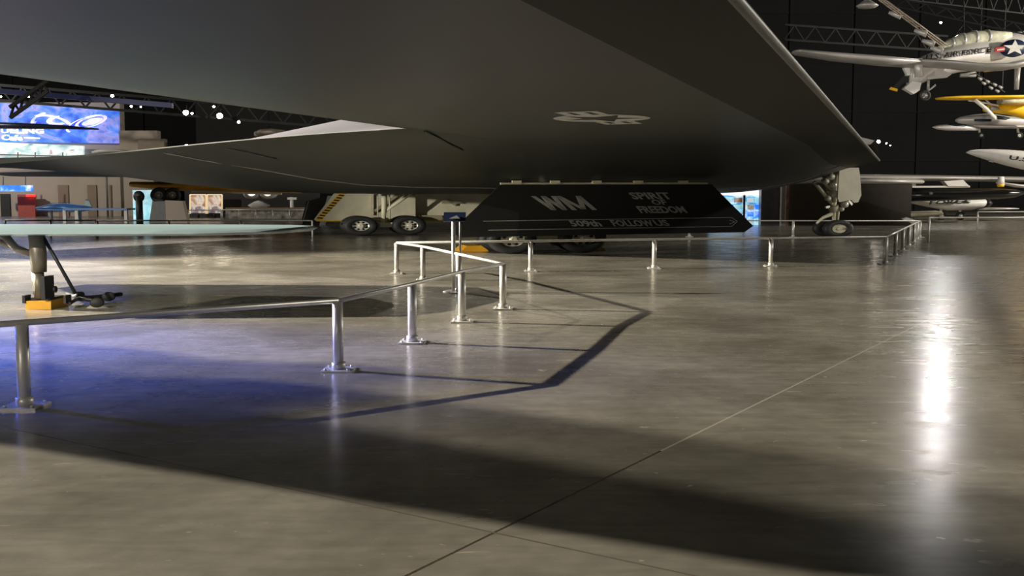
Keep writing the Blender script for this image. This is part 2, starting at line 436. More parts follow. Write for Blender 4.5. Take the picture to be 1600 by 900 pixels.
# rounded rim along the leading edge
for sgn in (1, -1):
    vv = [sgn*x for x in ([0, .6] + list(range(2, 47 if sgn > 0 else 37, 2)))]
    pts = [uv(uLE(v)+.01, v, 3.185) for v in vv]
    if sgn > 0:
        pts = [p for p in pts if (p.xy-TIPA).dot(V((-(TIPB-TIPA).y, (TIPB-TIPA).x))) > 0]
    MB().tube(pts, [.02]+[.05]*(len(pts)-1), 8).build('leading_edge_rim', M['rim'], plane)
# closing walls on the trailing edge
tb = MB(); tv = [v for v in VL if v < 41.5]
vsl = [uv(uTE(v), v, zTE(v)) for v in tv] + [uv(uTE(v), v, ztop(uTE(v), v)) for v in tv]; k = len(tv)
tb.add(vsl, [(i, i+1, i+1+k, i+k) for i in range(k-1)]); clipb(tb).build('trailing_edge', M['belly'], plane)
# elevon seams on the belly
def seam(pts, name='panel_seam', wd=.07, m='seam'):
    mb = MB(); pts = [p - V((0, 0, .012)) for p in pts]
    for p, q in zip(pts, pts[1:]): mb.bar(p, q, wd, .02)
    mb.build(name, M[m], plane)
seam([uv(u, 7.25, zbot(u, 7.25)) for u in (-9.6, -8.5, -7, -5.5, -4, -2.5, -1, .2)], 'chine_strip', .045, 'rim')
seam([uv(u, 5.2, zbot(u, 5.2)) for u in (9, 10, 11, 12, 12.8, 13.4)], 'bay_seam', .08)
def belly_pt(px, py):
    d = ray(px, py); t = 8.0
    while t < 60:
        p = V((0, 0, EYE)) + d*t; q = p-MO
        if p.z >= zbot(q.dot(UU), q.dot(VV)): break
        t += .02
    return p - V((0, 0, .01))
seam([belly_pt(x, y) for x, y in ((664, 204), (684, 214), (705, 226), (722, 234))])
seam([belly_pt(x, y) for x, y in ((352, 231), (390, 238), (432, 248))], wd=.1)
# roundel: ring round a dark star, with striped bars, painted under the wing
rc = onz(940, 184, zbot(-2.6, 21.9)); ld = (uv(uLE(10), 10)-uv(uLE(20), 20)).normalized(); ld.z = 0; ld.normalize(); rd = V((ld.y, -ld.x, 0))
ru = mb = MB(); zz = zbot((rc-MO).dot(UU), (rc-MO).dot(VV)) - .012
def rp(a, b): return V((rc.x, rc.y, zz)) + ld*a + rd*b
R_ = .80; star = []
for i in range(10):
    th = 2*pi*i/10 + pi/2; r = R_*.97 if i % 2 == 0 else R_*.40
    star.append((sin(th)*r, cos(th)*r))
ring = [];
# region between the star outline and the circle, wedge by wedge
for i in range(10):
    a0, b0 = star[i]; a1, b1_ = star[(i+1) % 10]
    t0 = 2*pi*i/10+pi/2; t1 = 2*pi*(i+1)/10+pi/2
    arc = [(sin(t0+(t1-t0)*k/5)*R_, cos(t0+(t1-t0)*k/5)*R_) for k in range(6)]
    mb.prism([rp(a0, b0)] + [rp(*q) for q in arc] + [rp(a1, b1_)], (0, 0, .008))
for sg in (-1, 1):
    for (lo, hi) in ((-.34, -.20), (-.09, .09), (.20, .34)):
        mb.prism([rp(sg*.78, lo), rp(sg*1.30, lo), rp(sg*1.30, hi), rp(sg*.78, hi)], (0, 0, .008))
    mb.prism([rp(sg*1.30, -.34), rp(sg*1.42, -.34), rp(sg*1.42, .34), rp(sg*1.30, .34)], (0, 0, .008))
o = mb.build('roundel', M['roundel'], plane); o['label'] = 'pale grey star and bar roundel'

# wheels and gears of the bomber
def wheel(parent, c, rx, rz, wd, ax=VV, fw=UU, holes=8, hubm='hub', seg=32):
    c = V(c); t = MB()
    prof = [(.56, -.5), (.80, -.5), (.93, -.42), (1, -.22), (1, .22), (.93, .42), (.80, .5), (.56, .5), (.50, .3), (.50, -.3), (.56, -.5)]
    t.lathe(c, ax, fw, (0, 0, 1), [(r, a*wd) for r, a in prof], seg, rx, rz)
    w_ = t.build('tyre', M['tyre'], parent)
    h = MB()
    h.lathe(c, ax, fw, (0, 0, 1), [(0, -.25*wd), (.52, -.25*wd), (.54, -.42*wd), (.56, -.44*wd), (.56, .44*wd), (.54, .42*wd), (.52, .25*wd), (0, .25*wd)], seg, rx, rz)
    h.lathe(c, ax, fw, (0, 0, 1), [(0, -.3*wd), (0, .48*wd), (.16, .46*wd), (.18, .28*wd), (.18, .2*wd)], 16, rx, rz)
    h.build('hub', M[hubm], w_)
    d = MB()
    for i in range(holes):
        th = 2*pi*(i+.5)/holes; cc = c + fw*(cos(th)*.36*rx) + V((0, 0, 1))*(sin(th)*.36*rz)
        d.lathe(cc, ax, fw, (0, 0, 1), [(0, .27*wd), (.085, .27*wd), (.085, .22*wd)], 10, rx, rz)
    if holes: build_each(d, 'hub_hole', M['dark'], w_)
    return w_
def main_gear(u0, v0, du, side, r):
    rx, rz = r
    g = MB().bar(uv(u0-.2, v0, rz+.02), uv(u0+du+.2, v0, rz+.02), .22, .2)
    for u in (u0, u0+du): g.tube([uv(u, v0-.75, rz), uv(u, v0+.75, rz)], .09, 10)
    beam = g.build('bogie_beam', M['cream'], plane)
    for u in (u0, u0+du):
        for s in (-1, 1): wheel(plane, uv(u, v0+s*.48, rz), rx, rz, .42 if s*1 > 0 else .42)
    um = u0+du/2
    build_each(MB().tube([uv(um, v0, rz), uv(um+.05, v0, 1.1), uv(um+.1, v0, 2.3)], [.1, .12, .15], 14).tube([uv(um+.3, v0, .7), uv(um+.3, v0, 1.9)], .04, 8).tube([uv(um-.25, v0+.1, .75), uv(um-.25, v0+.1, 1.9)], .03, 8), 'strut', M['cream'], plane)
    MB().tube([uv(um+.1, v0, 1.05), uv(um+1.7, v0-.1, 2.1)], .07, 10).build('brace', M['cream'], plane)
main_gear(.25, 7.45, 2.25, 1, (.76, .435))
main_gear(-1.85, -8.0, 2.15, -1, (.76, .43))
# near gear door with stencilling
DVv = 8.75
poly = [(782, 289), (1112, 288), (1177, 353), (1163, 363), (716, 371), (707, 361)]
dp = [onv(x, y, DVv) for x, y in poly]
door = MB().prism(dp, -VV*.09).build('gear_door', M['door'], plane)
def dmap(x0, y0, x1, y1, sh):
    """text rectangle in the door plane; sh leans the letters"""
    def f(x, y):
        return onv(x0 + (x1-x0)*x + sh*(1-y), y1 + (y0-y1)*y, DVv+.004)
    return f
def stencil(txt, x0, y0, x1, y1, sh, bold=.028):
    text_mb(txt, dmap(x0, y0, x1, y1, sh), VV*.01, bold=bold).build('lettering', M['stencil'], door)
def stroke(letter, pts, wd=.19):
    mb = MB()
    for (a, b) in zip(pts, pts[1:]):
        f = lambda q, o: onv(829 + 78*(q[0]+o) + 26*(1-q[1]), 328.5 - 22*q[1] - .5*q[0], DVv+.004)
        mb.prism([f(a, -wd/2), f(a, wd/2), f(b, wd/2), f(b, -wd/2)], VV*.012)
    mb.build('lettering', M['stencil'], door)
stroke('W', [(.05, 1), (.14, 0), (.25, 1), (.36, 0), (.45, 1)], .095)
stroke('M', [(.55, 0), (.55, 1), (.75, .05), (.95, 1), (.95, 0)], .10)
stencil('SPIRIT', 980, 300.5, 1042, 311.5, 10)
stencil('OF', 1015, 312, 1038, 320, 6)
stencil('FREEDOM', 993, 322, 1066, 333, 9)
stencil('509th', 887, 344.3, 934, 354.0, 8)
stencil('FOLLOW', 952, 343.8, 1016, 353.6, 8)
stencil('US', 1018, 343.4, 1040, 353.0, 8)
lm = MB()
lines = [((755, 345.6), (1143, 339.8)), ((763, 359.6), (1143, 353.8)), ((1143, 339.8), (1152, 346)), ((1152, 346), (1143, 353.8)), ((1140, 344), (1148, 346.6)), ((1148, 346.6), (1140, 350))]
for a, b in lines: lm.bar(onv(a[0], a[1], DVv+.006), onv(b[0], b[1], DVv+.006), .02, .022, VV)
lm.build('stripe', M['stencil'], door)
# cream hinge line above the door
hm = MB(); hm.bar(onv(782, 287, DVv-.1), onv(1105, 286.5, DVv-.1), .08, .05)
for x in (800, 860, 925, 990, 1060): hm.bar(onv(x, 285, DVv-.1), onv(x+14, 285, DVv-.1), .12, .1)
hm.build('door_hinge', M['cream'], plane)
# far gear door (inner face, cream) with warning edge
FV = -9.4
poly = [(527, 296), (778, 296), (752, 330), (742, 345), (495, 346), (491, 343)]
fd = MB().prism([onv(x, y, FV) for x, y in poly], -VV*.12).build('gear_door', M['cream'], plane); fd['label'] = 'cream inner face of the gear door'
ch = MB()
for i in range(11):
    t0 = i/11; t1 = (i+.5)/11
    a = (534-41*t0, 300+43*t0); b = (534-41*t1, 300+43*t1)
    ch.prism([onv(a[0], a[1], FV+.01), onv(a[0]+8, a[1]+1, FV+.01), onv(b[0]+8, b[1]+1, FV+.01), onv(b[0], b[1], FV+.01)], VV*.01)
ch.build('warning_edge', M['black'], fd)
ye = MB().prism([onv(x, y, FV+.004) for x, y in ((534, 298), (543, 298), (502, 344), (493, 343))], VV*.004)
ye.prism([onv(x, y, FV+.004) for x, y in ((496, 344), (745, 343), (744, 345.5), (496, 346))], VV*.004); ye.build('warning_edge', M['chevy'], fd)
rib = MB()
for (a, b) in (((582, 303), (582, 336)), ((622, 304), (585, 330)), ((640, 303), (648, 304)), ((690, 316), (722, 316)), ((700, 312), (712, 320))):
    rib.bar(onv(a[0], a[1], FV+.1), onv(b[0], b[1], FV+.1), .12, .12)
rib.bar(onv(655, 340, FV+.1), onv(690, 340, FV+.1), .25, .22)
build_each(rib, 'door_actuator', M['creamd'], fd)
# nose gear
nc = onz(1309, 371); nu = (nc-MO).dot(UU); nv = (nc-MO).dot(VV)
for s in (0, -.75): wheel(plane, uv(nu, nv+s, .365), .70, .365, .36, holes=0, hubm='cream')
MB().tube([uv(nu, nv+.1, .365), uv(nu, nv-.85, .365)], .07, 10).build('axle', M['cream'], plane)
def nn(px, py, dv=-.35): return onv(px, py, nv+dv)
build_each(MB().tube([nn(1303, 350), nn(1303, 325), nn(1304, 268)], [.07, .1, .16], 14).tube([nn(1309, 345), nn(1310, 330)], .05, 8).tube([nn(1304, 330), nn(1302, 322)], .22, 12), 'strut', M['cream'], plane)
build_each(MB().tube([nn(1272, 284), nn(1298, 316), nn(1303, 322)], .075, 10).tube([nn(1292, 300), nn(1318, 301)], .03, 8).tube([nn(1284, 281), nn(1312, 312)], .05, 8).tube([nn(1300, 334), nn(1286, 340), nn(1276, 349)], [.09, .07, .05], 8), 'brace', M['cream'], plane)
nd = MB().prism([nn(x, y, .15) for x, y in ((1312, 262), (1342, 262), (1344, 275), (1346, 305), (1341, 316), (1335, 317), (1330, 312), (1312, 316), (1309, 310))], -VV*.1).build('nose_gear_door', M['cream'], plane)
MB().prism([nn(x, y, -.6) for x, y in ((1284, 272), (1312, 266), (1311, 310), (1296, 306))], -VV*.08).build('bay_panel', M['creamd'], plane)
cl = MB()
for (x, y, r) in ((1290, 283, .14), (1298, 276, .16), (1302, 290, .13), (1320, 320, .14), (1322, 312, .12), (1294, 310, .12), (1315, 327, .1), (1304, 303, .17), (1330, 306, .1)):
    p = nn(x, y, -.1); cl.lathe(p, VV, UU, (0, 0, 1), [(0, r), (r*.8, r*.8), (r, 0), (r*.8, -r), (0, -r)], 8)
for (a, b) in (((1316, 322), (1325, 313)), ((1325, 313), (1331, 320)), ((1296, 323), (1290, 324)), ((1300, 285), (1310, 284))):
    cl.bar(nn(*a), nn(*b), .09, .09)
build_each(cl, 'hydraulic_fitting', M['hub'], plane)
# chocks
def chock(px, py, label, L_=.95):
    p = onz(px, py); d = UU
    mb = MB(); sec = [(-.24, 0), (.24, 0), (.12, .18), (-.12, .18)]
    a = [p + d*x*1.9 + V((0, 0, z)) - VV*0 for x, z in sec]
    mb.prism(a, -VV*L_)
    o = mb.build('wheel_chock', M['yellow']); tag(o, label, 'wheel chock'); return o
chock(742, 393, 'yellow wheel chock at the left tyre under the dark gear door')
chock(926, 392, 'yellow wheel chock at the right tyre under the dark gear door')

# ------------------------------------------------------------------ barrier railing of steel posts
def post_parts(root, p, h=.68, r=.052, flange=True):
    p = V(p); t = MB().tube([p + V((0, 0, .0)), p + V((0, 0, h))], r, 16).build('post', M['steel'], root)
    if flange:
        f = MB().box(p + V((-.15, -.15, 0)), p + V((.15, .15, .018)))
        f.tube([p + V((0, 0, .015)), p + V((0, 0, .085))], r*1.3, 16)
        for sx in (-1, 1):
            for sy in (-1, 1): f.tube([p+V((sx*.11, sy*.11, .018)), p+V((sx*.11, sy*.11, .035))], .014, 6)
        f.build('base_flange', M['steel'], t)
def railing(label, runs, posts, h=.68, r=.052, rr=.026, name='barrier_railing', flange=True, group=None):
    c = sum((V(p) for p in posts), V((0, 0, 0)))/len(posts); c.z = 0
    root = thing(name, label, 'railing', c, group)
    for p in posts: post_parts(root, p, h, r, flange)
    for run in runs:
        MB().tube([V(p)+V((0, 0, h+rr*.3)) for p in run], rr, 12).build('top_rail', M['steel'], root)
    return root
PA = onz(39, 636); PB = onz(529, 579); PC = onz(644.5, 535.5); PD = onz(722, 503); PE = onz(786, 483)
PE2 = onz(717, 458); PE3 = onz(661, 438); PF = onz(620, 428)
PG = [onz(829, 424), onz(1022, 419.5), onz(1204, 416)]; PH = onz(1383, 413)
PJ = onz(1437, 371)
rec = [PH + (PJ-PH)*t for t in (.2, .38, .56, .74, .88)]
PZ = PA + (PA-PB)*.55
PK = V((PJ.x-9.5, PJ.y+.6, 0)); PK2 = V((PJ.x-5.2, PJ.y+.3, 0)); PK0 = V((PJ.x-14, PJ.y+.9, 0))
FH = V((PF.x, PF.y, 0))
railing('zigzag polished steel barrier railing with a corner jutting into the aisle, running around the bomber', [[PZ, PA, PB], [PB, PC, PD, PE], [PE, PE2, PE3, PF], [PF]+PG+[PH], [PH]+rec+[PJ], [PJ, PK2, PK, PK0]],
        [PZ, PA, PB, PC, PD, PE, PE2, PE3, PF] + PG + [PH] + rec + [PJ, PK2, PK, PK0])
# information stand in the dark beside the near gear door
ip = onz(709, 456)
st = thing('information_stand', 'thin steel post with a small dark tilted sign left of the dark gear door', 'sign stand', ip)
hz = zat(343, ip.y)
MB().tube([ip, V((ip.x, ip.y, hz))], .035, 12).tube([ip+V((.12, .02, 0)), V((ip.x+.12, ip.y+.02, hz))], .02, 8).build('pole', M['steel'], st)
MB().lathe(ip, (0, 0, 1), (1, 0, 0), (0, 1, 0), [(0, .03), (.15, .03), (.19, .01), (.2, 0), (0, 0)], 20).build('base', M['steel'], st)
pn = MB().prism([V((ip.x-.17, ip.y-.1, hz-.02)), V((ip.x+.22, ip.y-.1, hz-.02)), V((ip.x+.22, ip.y+.02, hz+.13)), V((ip.x-.17, ip.y+.02, hz+.13))], (0, .04, -.02)).build('sign_panel', M['navy'], st)
MB().prism([V((ip.x-.07, ip.y-.085, hz+.015)), V((ip.x+.12, ip.y-.085, hz+.015)), V((ip.x+.06, ip.y-.04, hz+.07))], (0, -.01, .006)).build('emblem', M['stencil'], pn)

# ------------------------------------------------------------------ low wing of the neighbouring aircraft with its gear on a jack block
zw = 1.15
WP = [(-60, 366.5), (300, 365.5), (400, 362.5), (455, 359.5), (497, 355.5), (470, 353), (380, 352.2), (200, 351.8), (-60, 351.5)]
nb = thing('low_wing_aircraft', 'pale blue thin aircraft wing low over the floor, carried by a bronze gear leg', 'aircraft', onz(70, 470))
pts = [onz(x, y, zw) for x, y in WP]
cen = V((pts[0].x, 17.3, zw))
mb = MB(); n = len(pts); up_ = [p.lerp(V((p.x-.2, 17.2, zw)), .25)+V((0, 0, .035)) for p in pts]; dn_ = [p.lerp(V((p.x-.2, 17.2, zw)), .3)-V((0, 0, .05)) for p in pts]
mb.add(pts+up_+dn_, [(i, (i+1) % n, (i+1) % n+n, i+n) for i in range(n)] + [tuple(range(n, 2*n))] + [(i, (i+1) % n, (i+1) % n+2*n, i+2*n) for i in range(n)] + [tuple(range(2*n, 3*n))], False)
mb.build('wing', M['cyanwing'], nb)
gy = onz(70, 482).y
def lg(px, py, dy=0): return at(px, py, gy+dy)
build_each(MB().tube([lg(57, 366), lg(60, 400), lg(61, 425)], [.12, .12, .11], 16).tube([lg(60, 425), lg(62, 466)], [.08, .08], 14).tube([lg(53, 425), lg(56, 460)], .04, 8), 'gear_leg', M['strut'], nb)
MB().tube([lg(67, 369), lg(92, 413), lg(118, 459)], .028, 8).build('jury_brace', M['dark'], nb)
build_each(MB().tube([lg(5, 366), lg(25, 388), lg(50, 397)], [.07, .06, .05], 8).tube([lg(-20, 372), lg(22, 385)], .045, 8), 'drag_brace', M['strut'], nb)
MB().box(lg(64, 468, -.22), lg(84, 430, .1)).tube([lg(84, 452, -.05), lg(88, 452, -.05)], .05, 8).build('hydraulic_box', M['dark'], nb)
jk = thing('jack_block', 'yellow steel jack block under the bronze gear leg', 'jack', onz(73, 484))
MB().box(lg(40, 484, -.12), lg(107, 464, .5)).build('block', M['yellow'], jk)
MB().box(lg(46, 470, -.02), lg(100, 461, .45)).box(lg(39, 474, -.15), lg(44, 460, .05)).box(lg(103, 474, -.15), lg(108, 460, .05)).build('saddle', M['dark'], jk)
tw = thing('tow_bar', 'dark wheeled tow bar lying on the floor beside the yellow jack block', 'tow bar', onz(145, 476))
def tb_(px, py, z=.08): p = onz(px, py, 0); return p+V((0, 0, z))
build_each(MB().tube([tb_(106, 466), tb_(122, 473), tb_(140, 473), tb_(190, 467)], .035, 8).tube([tb_(108, 483), tb_(122, 474), tb_(150, 478)], .03, 8), 'shaft', M['dark'], tw)
for (x, y) in ((152, 482), (170, 472)):
    c = tb_(x, y, .09)
    MB().lathe(c, (.3, -.95, 0), (.95, .3, 0), (0, 0, 1), [(0, -.05), (.06, -.05), (.075, -.03), (.075, .03), (.06, .05), (0, .05)], 16, 1.4, 1).build('tow_wheel', M['tyre'], tw)
MB().tube([tb_(118, 473, .1), tb_(130, 473, .1)], .08, 8).build('clevis', M['dark'], tw)
# added unseen blocker beyond the left edge; it throws the long shadow on the near floor
def occ(px, py, z=6.0):
    s_ = onz(px, py); return KEY + (s_-KEY)*(1-z/KEY.z)
sh = [occ(x, y) for x, y in ((-500, 524), (-100, 522), (180, 545), (235, 562), (520, 568), (575, 580), (440, 598), (1040, 690), (1600, 790), (2300, 915))]
sh += [V((sh[-1].x-1.5, sh[-1].y-2.5, 6)), V((sh[0].x-.5, sh[0].y-5, 6))]
tag(MB().prism(sh, (0, 0, .12)).build('shadow_blocker', M['silver']), 'unseen flat blocker added beyond the left edge to shadow the near floor', 'shadow blocker')

# ------------------------------------------------------------------ hanging lamps
def lamp_proto():
    r = thing('ceiling_spotlight', '', 'spotlight')
    MB().tube([(0, .5, .12), (0, .05, 0)], [.14, .2], 12).tube([(0, .3, .1), (0, .3, .6)], .03, 6).build('lamp_can', M['dark'], r)
    MB().lathe((0, .03, 0), (0, -1, 0), (1, 0, 0), (0, 0, 1), [(0, .04), (.1, .03), (.19, 0)], 12).build('lens', M['lamp'], r)
    return r
LP = [(1470, 35, 80, .8, 'added spotlight high above the trainer wing root, for the bright floor streak'), (290, 175.5, 80, 1.9, 'bright ceiling spotlight left of the brightest pair above the bomber tail'), (343, 180.5, 80, 2.1, 'brightest ceiling spotlight above the bomber tail'),  # first entry is an added lamp to go with the floor streak
      (175, 149.5, 80, 1.1, 'single ceiling spotlight above the right end of the galaxy mural'), (334, 166.5, 80, .8, 'small ceiling spotlight just above the brightest one'),
      (373, 190.5, 80, 1.0, 'rightmost ceiling spotlight just under the wing edge'), (33, 153, 80, 1.0, 'ceiling spotlight above the left part of the galaxy mural'),
      (205, 166, 80, .8, 'ceiling spotlight right of the galaxy mural top corner'), (220, 167, 80, .6, 'small ceiling spotlight beside the one at the mural corner'),
      (291, 227, 80, .9, 'low spotlight just above the dark bomber tail'), (300, 177, 80, .8, 'small spotlight touching the right side of a bright one'),
      (45, 151, 80, .6, 'small dim spotlight right of the one above the left mural'), (1, 151, 80, .7, 'ceiling spotlight at the left edge of the view'),
      (1373, 221, 95, 1.4, 'bright spotlight right of the bomber nose edge'), (1385, 224, 95, .7, 'small spotlight right of the bright one at the nose'),
      (1391, 227, 95, .5, 'smallest spotlight at the nose, farthest right of three')]
lp0 = lamp_proto()
for i, (x, y, Y, s, lab) in enumerate(LP):
    o = lp0 if i == 0 else copy_tree(lp0)
    o.location = at(x, y, Y); o.scale = (s*.6,)*3; o['label'] = lab; o['group'] = 'ceiling spotlights'
gl = at(290, 160, 80.4)
def longbeam(label, pts, w, h, m='truss', name='roof_beam'):
    mb = MB()
    for p, q in zip(pts, pts[1:]): mb.bar(p, q, w, h)
    return tag(mb.build(name, M[m]), label, 'roof beam')
def truss(label, a, b, hgt, m, n=16, w=.18, name='roof_truss', dy=0):
    a, b = V(a), V(b); u = V((0, dy, hgt)); mb = MB().bar(a, b, w).bar(a+u, b+u, w)
    for i in range(n):
        p = a.lerp(b, i/n); q = a.lerp(b, (i+1)/n); mb.bar(p, q+u if i % 2 == 0 else q+u, w*.6) if i % 2 == 0 else mb.bar(p+u, q, w*.6)
    return tag(mb.build(name, M[m]), label, 'roof truss')
truss('long dark roof truss carrying the spotlights over the galaxy mural', at(-60, 152, 82), at(520, 199, 82), 1.2, 'truss', 30, .2)
M['bluebeam'] = mat('blue_painted_beam', (.003, .01, .10), .5)
longbeam('dark blue horizontal beam high above the galaxy mural', [at(-40, 139, 74), at(270, 165, 74)], .35, .35, 'bluebeam')  # one even dark blue base colour
truss('diagonal dark truss crossing in front of the galaxy mural', at(16, 184, 70), at(75, 142, 70), .7, 'truss', 8, .22)
truss('pale lattice truss high at the upper right above the trainer', at(1400, 10, 62), at(1640, 62, 54), .5, 'truss', 14, .07)
truss('faint curved roof truss behind the trainer wing', at(1225, 62, 100), at(1480, 80, 100), 1.4, 'truss', 16, .2)
truss('dark lattice truss in the top right corner', at(1420, 0, 80), at(1640, 26, 80), 1.6, 'truss', 20, .09)
rods = MB()
for k in (0, 5, 10): rods.tube([at(1371+k, -2, 60), at(1471+k*.8, 72-k*.2, 62)], .045, 6)
for k in range(9): p = at(1375+11*k, 1+8*k, 60); rods.bar(p, p+V((.38, 0, 0)), .03)
tag(rods.build('lighting_track', M['trussl']), 'pale triple-rod lighting track slanting down to the trainer canopy', 'lighting track')
for i, (x, y, lab) in enumerate(((1397, 22, 'grey lamp head hanging highest on the slanting lighting track'), (1437, 50, 'pale lamp head midway along the slanting lighting track'), (1449, 66, 'grey lamp head lowest on the slanting lighting track'), (1462, 77, 'small lamp head right above the trainer nose'))):
    c = at(x, y, 61); r = thing('stage_lamp', lab, 'stage lamp', c, 'stage lamps on the slanting track')
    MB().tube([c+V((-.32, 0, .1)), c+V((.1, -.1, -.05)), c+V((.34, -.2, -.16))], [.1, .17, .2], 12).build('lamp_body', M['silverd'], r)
    MB().bar(c+V((0, 0, .1)), c+V((0, .1, .45)), .05).build('yoke', M['truss'], r)
c = at(1355, 9, 60)
r = thing('pendant_lamp', 'shallow grey dome lamp at the top edge of the dark ceiling', 'lamp', c)
MB().lathe(c, (0, 0, 1), (1, 0, 0), (0, 1, 0), [(0, -.12), (.5, -.1), (.62, 0), (.45, .12), (.2, .3), (.12, .5), (0, .52)], 20).build('shade', M['silverd'], r)
MB().tube([c+V((0, 0, .5)), c+V((.6, 0, 1.4))], .03, 6).build('cord', M['truss'], r)

# ------------------------------------------------------------------ hung trainer aircraft
TY = 70.0; ps = TY/FPX
tr = thing('trainer_aircraft', 'silver propeller trainer lettered U.S. AIR FORCE with star roundel, hung from the roof', 'aircraft', at(1500, 90, TY))
def P(x, y, dy=0): return at(x, y, TY+dy)
def sec(x, y0, y1, wd, dy=0):
    a, b = P(x, y0, dy), P(x, y1, dy); return ((a+b)/2, wd, abs(a.z-b.z)/2)
MB().loft([sec(1418, 103, 132, .5, -1), sec(1424, 97, 138, .8, -.9), sec(1434, 91, 134, 1.0, -.8), sec(1450, 84, 126, 1.1, -.6), sec(1470, 76, 119, 1.15, -.3), sec(1500, 68, 113, 1.15), sec(1530, 60, 110, 1.1, .2), sec(1560, 54, 107, 1.0, .5), sec(1600, 48, 97, .9, .9), sec(1660, 42, 82, .7, 1.5)], 28).build('fuselage', M['silver'], tr)
MB().loft([sec(1466, 72, 80, .15), sec(1478, 64, 80, .5), sec(1498, 54, 78, .62), sec(1520, 48.5, 74, .66), sec(1545, 47.5, 70, .66), sec(1565, 49, 66, .5), sec(1580, 50, 60, .2)], 22).build('canopy', M['glass'], tr)
fr = MB()
for x, y0, y1 in ((1484, 61, 78), (1502, 52, 77), (1521, 48, 74), (1541, 47, 71)):
    fr.lathe(((P(x, y0)+P(x, y1))/2), (1, 0, 0), (0, 1, 0), (0, 0, 1), [(.64, -.1), (.67, -.1), (.67, .1), (.64, .1)], 20, 1.0, (P(x, y0).z-P(x, y1).z)/2/.64)
fr.build('canopy_frame', M['silverd'], tr)
def wingloft(name, st, m, parent):
    mb = MB(); vs = []; fs = []; n = 10
    for (x, y0, y1, dy, chord) in st:
        a, b = P(x, y0, dy), P(x, y1, dy); c = (a+b)/2; h = abs(a.z-b.z)/2
        for k in range(n):
            th = 2*pi*k/n; vs.append(c + V((0, chord*cos(th), h*sin(th))))
    for i in range(len(st)-1):
        for k in range(n): fs.append((i*n+k, i*n+(k+1) % n, (i+1)*n+(k+1) % n, (i+1)*n+k))
    mb.add(vs, fs, True); mb.add(vs[:n], [tuple(range(n))]); mb.add(vs[-n:], [tuple(range(n))[::-1]])
    return mb.build(name, M[m], parent)
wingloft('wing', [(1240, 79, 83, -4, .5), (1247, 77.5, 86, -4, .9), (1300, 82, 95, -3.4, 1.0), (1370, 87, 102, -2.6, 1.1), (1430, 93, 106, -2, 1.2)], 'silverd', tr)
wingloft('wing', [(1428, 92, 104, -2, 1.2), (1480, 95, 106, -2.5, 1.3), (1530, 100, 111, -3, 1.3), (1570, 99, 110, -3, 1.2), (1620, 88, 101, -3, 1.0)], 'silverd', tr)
MB().tube([P(1434, 92, -2.6), P(1436, 120, -2.6)], .28, 10).build('wing_root_fairing', M['silver'], tr)
# underside details: wheel doors, nose gear, exhaust
MB().prism([P(x, y, -1.6) for x, y in ((1446, 106), (1470, 108), (1487, 116), (1480, 121), (1450, 124))], (0, .4, 0)).build('gear_door', M['silver'], tr)
build_each(MB().prism([P(x, y, -1.5) for x, y in ((1412, 106), (1432, 106), (1430, 116), (1418, 118))], (0, .3, 0)).prism([P(x, y, -1.6) for x, y in ((1413, 138), (1425, 127), (1440, 129), (1437, 141), (1428, 147))], (0, .5, 0)), 'cowl_flap', M['white'], tr)
build_each(MB().tube([P(1451, 124, -1), P(1450, 140, -1)], .1, 8).tube([P(1462, 133, -1), P(1447, 144, -1)], .06, 8), 'strut', M['silverd'], tr)
wheel(tr, P(1445, 149.5, -1.2), .38, .36, .3, V((0, -1, 0)), V((1, 0, 0)), 6, 'silverd', 20)
build_each(MB().tube([P(1500, 118, -.5), P(1524, 116, -.5)], [.12, .18], 8).tube([P(1590, 105, 0), P(1588, 140, 0)], [.2, .16], 8), 'exhaust_pipe', M['silverd'], tr)
MB().prism([P(x, y, -1.3) for x, y in ((1412, 118), (1420, 120), (1406, 136), (1400, 140), (1394, 136))], (0, .12, 0)).prism([P(x, y, -1.3) for x, y in ((1424, 128), (1436, 108), (1430, 108), (1410, 130))], (0, .12, 0)).build('propeller_blade', M['black'], tr)
MB().prism([P(x, y, -1.32) for x, y in ((1392, 136), (1403, 139), (1402, 143), (1390, 139.5))], (0, .14, 0)).build('blade_tip', M['yb'], tr)
MB().prism([P(x, y, -1.0) for x, y in ((1540, 110), (1590, 103), (1590, 105.5), (1560, 110), (1540, 112))], (0, .3, 0)).build('yellow_stripe', M['yb'], tr)
def tmap(x0, yb0, x1, yb1, h, dy=-1.22, dd=0.0):
    def f(x, y):
        px = x0+(x1-x0)*x; yb = yb0+(yb1-yb0)*x; return P(px+2*y, yb-h*y, dy+dd*x)
    return f
FS = [(1418, 103, 132, .5, -1), (1424, 97, 138, .8, -.9), (1434, 91, 134, 1.0, -.8), (1450, 84, 126, 1.1, -.6), (1470, 76, 119, 1.15, -.3), (1500, 68, 113, 1.15, 0), (1530, 60, 110, 1.1, .2), (1560, 54, 107, 1.0, .5)]
def skin(px, py):
    """point just proud of the camera side of the trainer's fuselage"""
    y0, y1, wd, dy = [interp(px, [(q[0], q[i]) for q in FS]) for i in (1, 2, 3, 4)]
    za, zb = P(px, y0, dy).z, P(px, y1, dy).z; e = dy - wd
    for _ in range(4):
        k = (P(px, py, e).z-(za+zb)/2)/((za-zb)/2); e = dy - wd*sqrt(max(.02, 1-k*k))
    return P(px, py, e - .2)
text_mb('U.S. AIR FORCE', lambda x, y: skin(1446+102*x+2*y, 94.5-13*x-9*y), (0, .03, 0), bold=.02).build('lettering', M['black'], tr)
cr = P(1585, 75, -1.05); k_ = ps
MB().lathe(cr, (0, -1, 0), (1, 0, 0), (0, 0, 1), [(0, .04), (18*k_, .03), (18*k_, -.3)], 28, 1.1, .72).build('roundel', M['navy'], tr)
stp = []
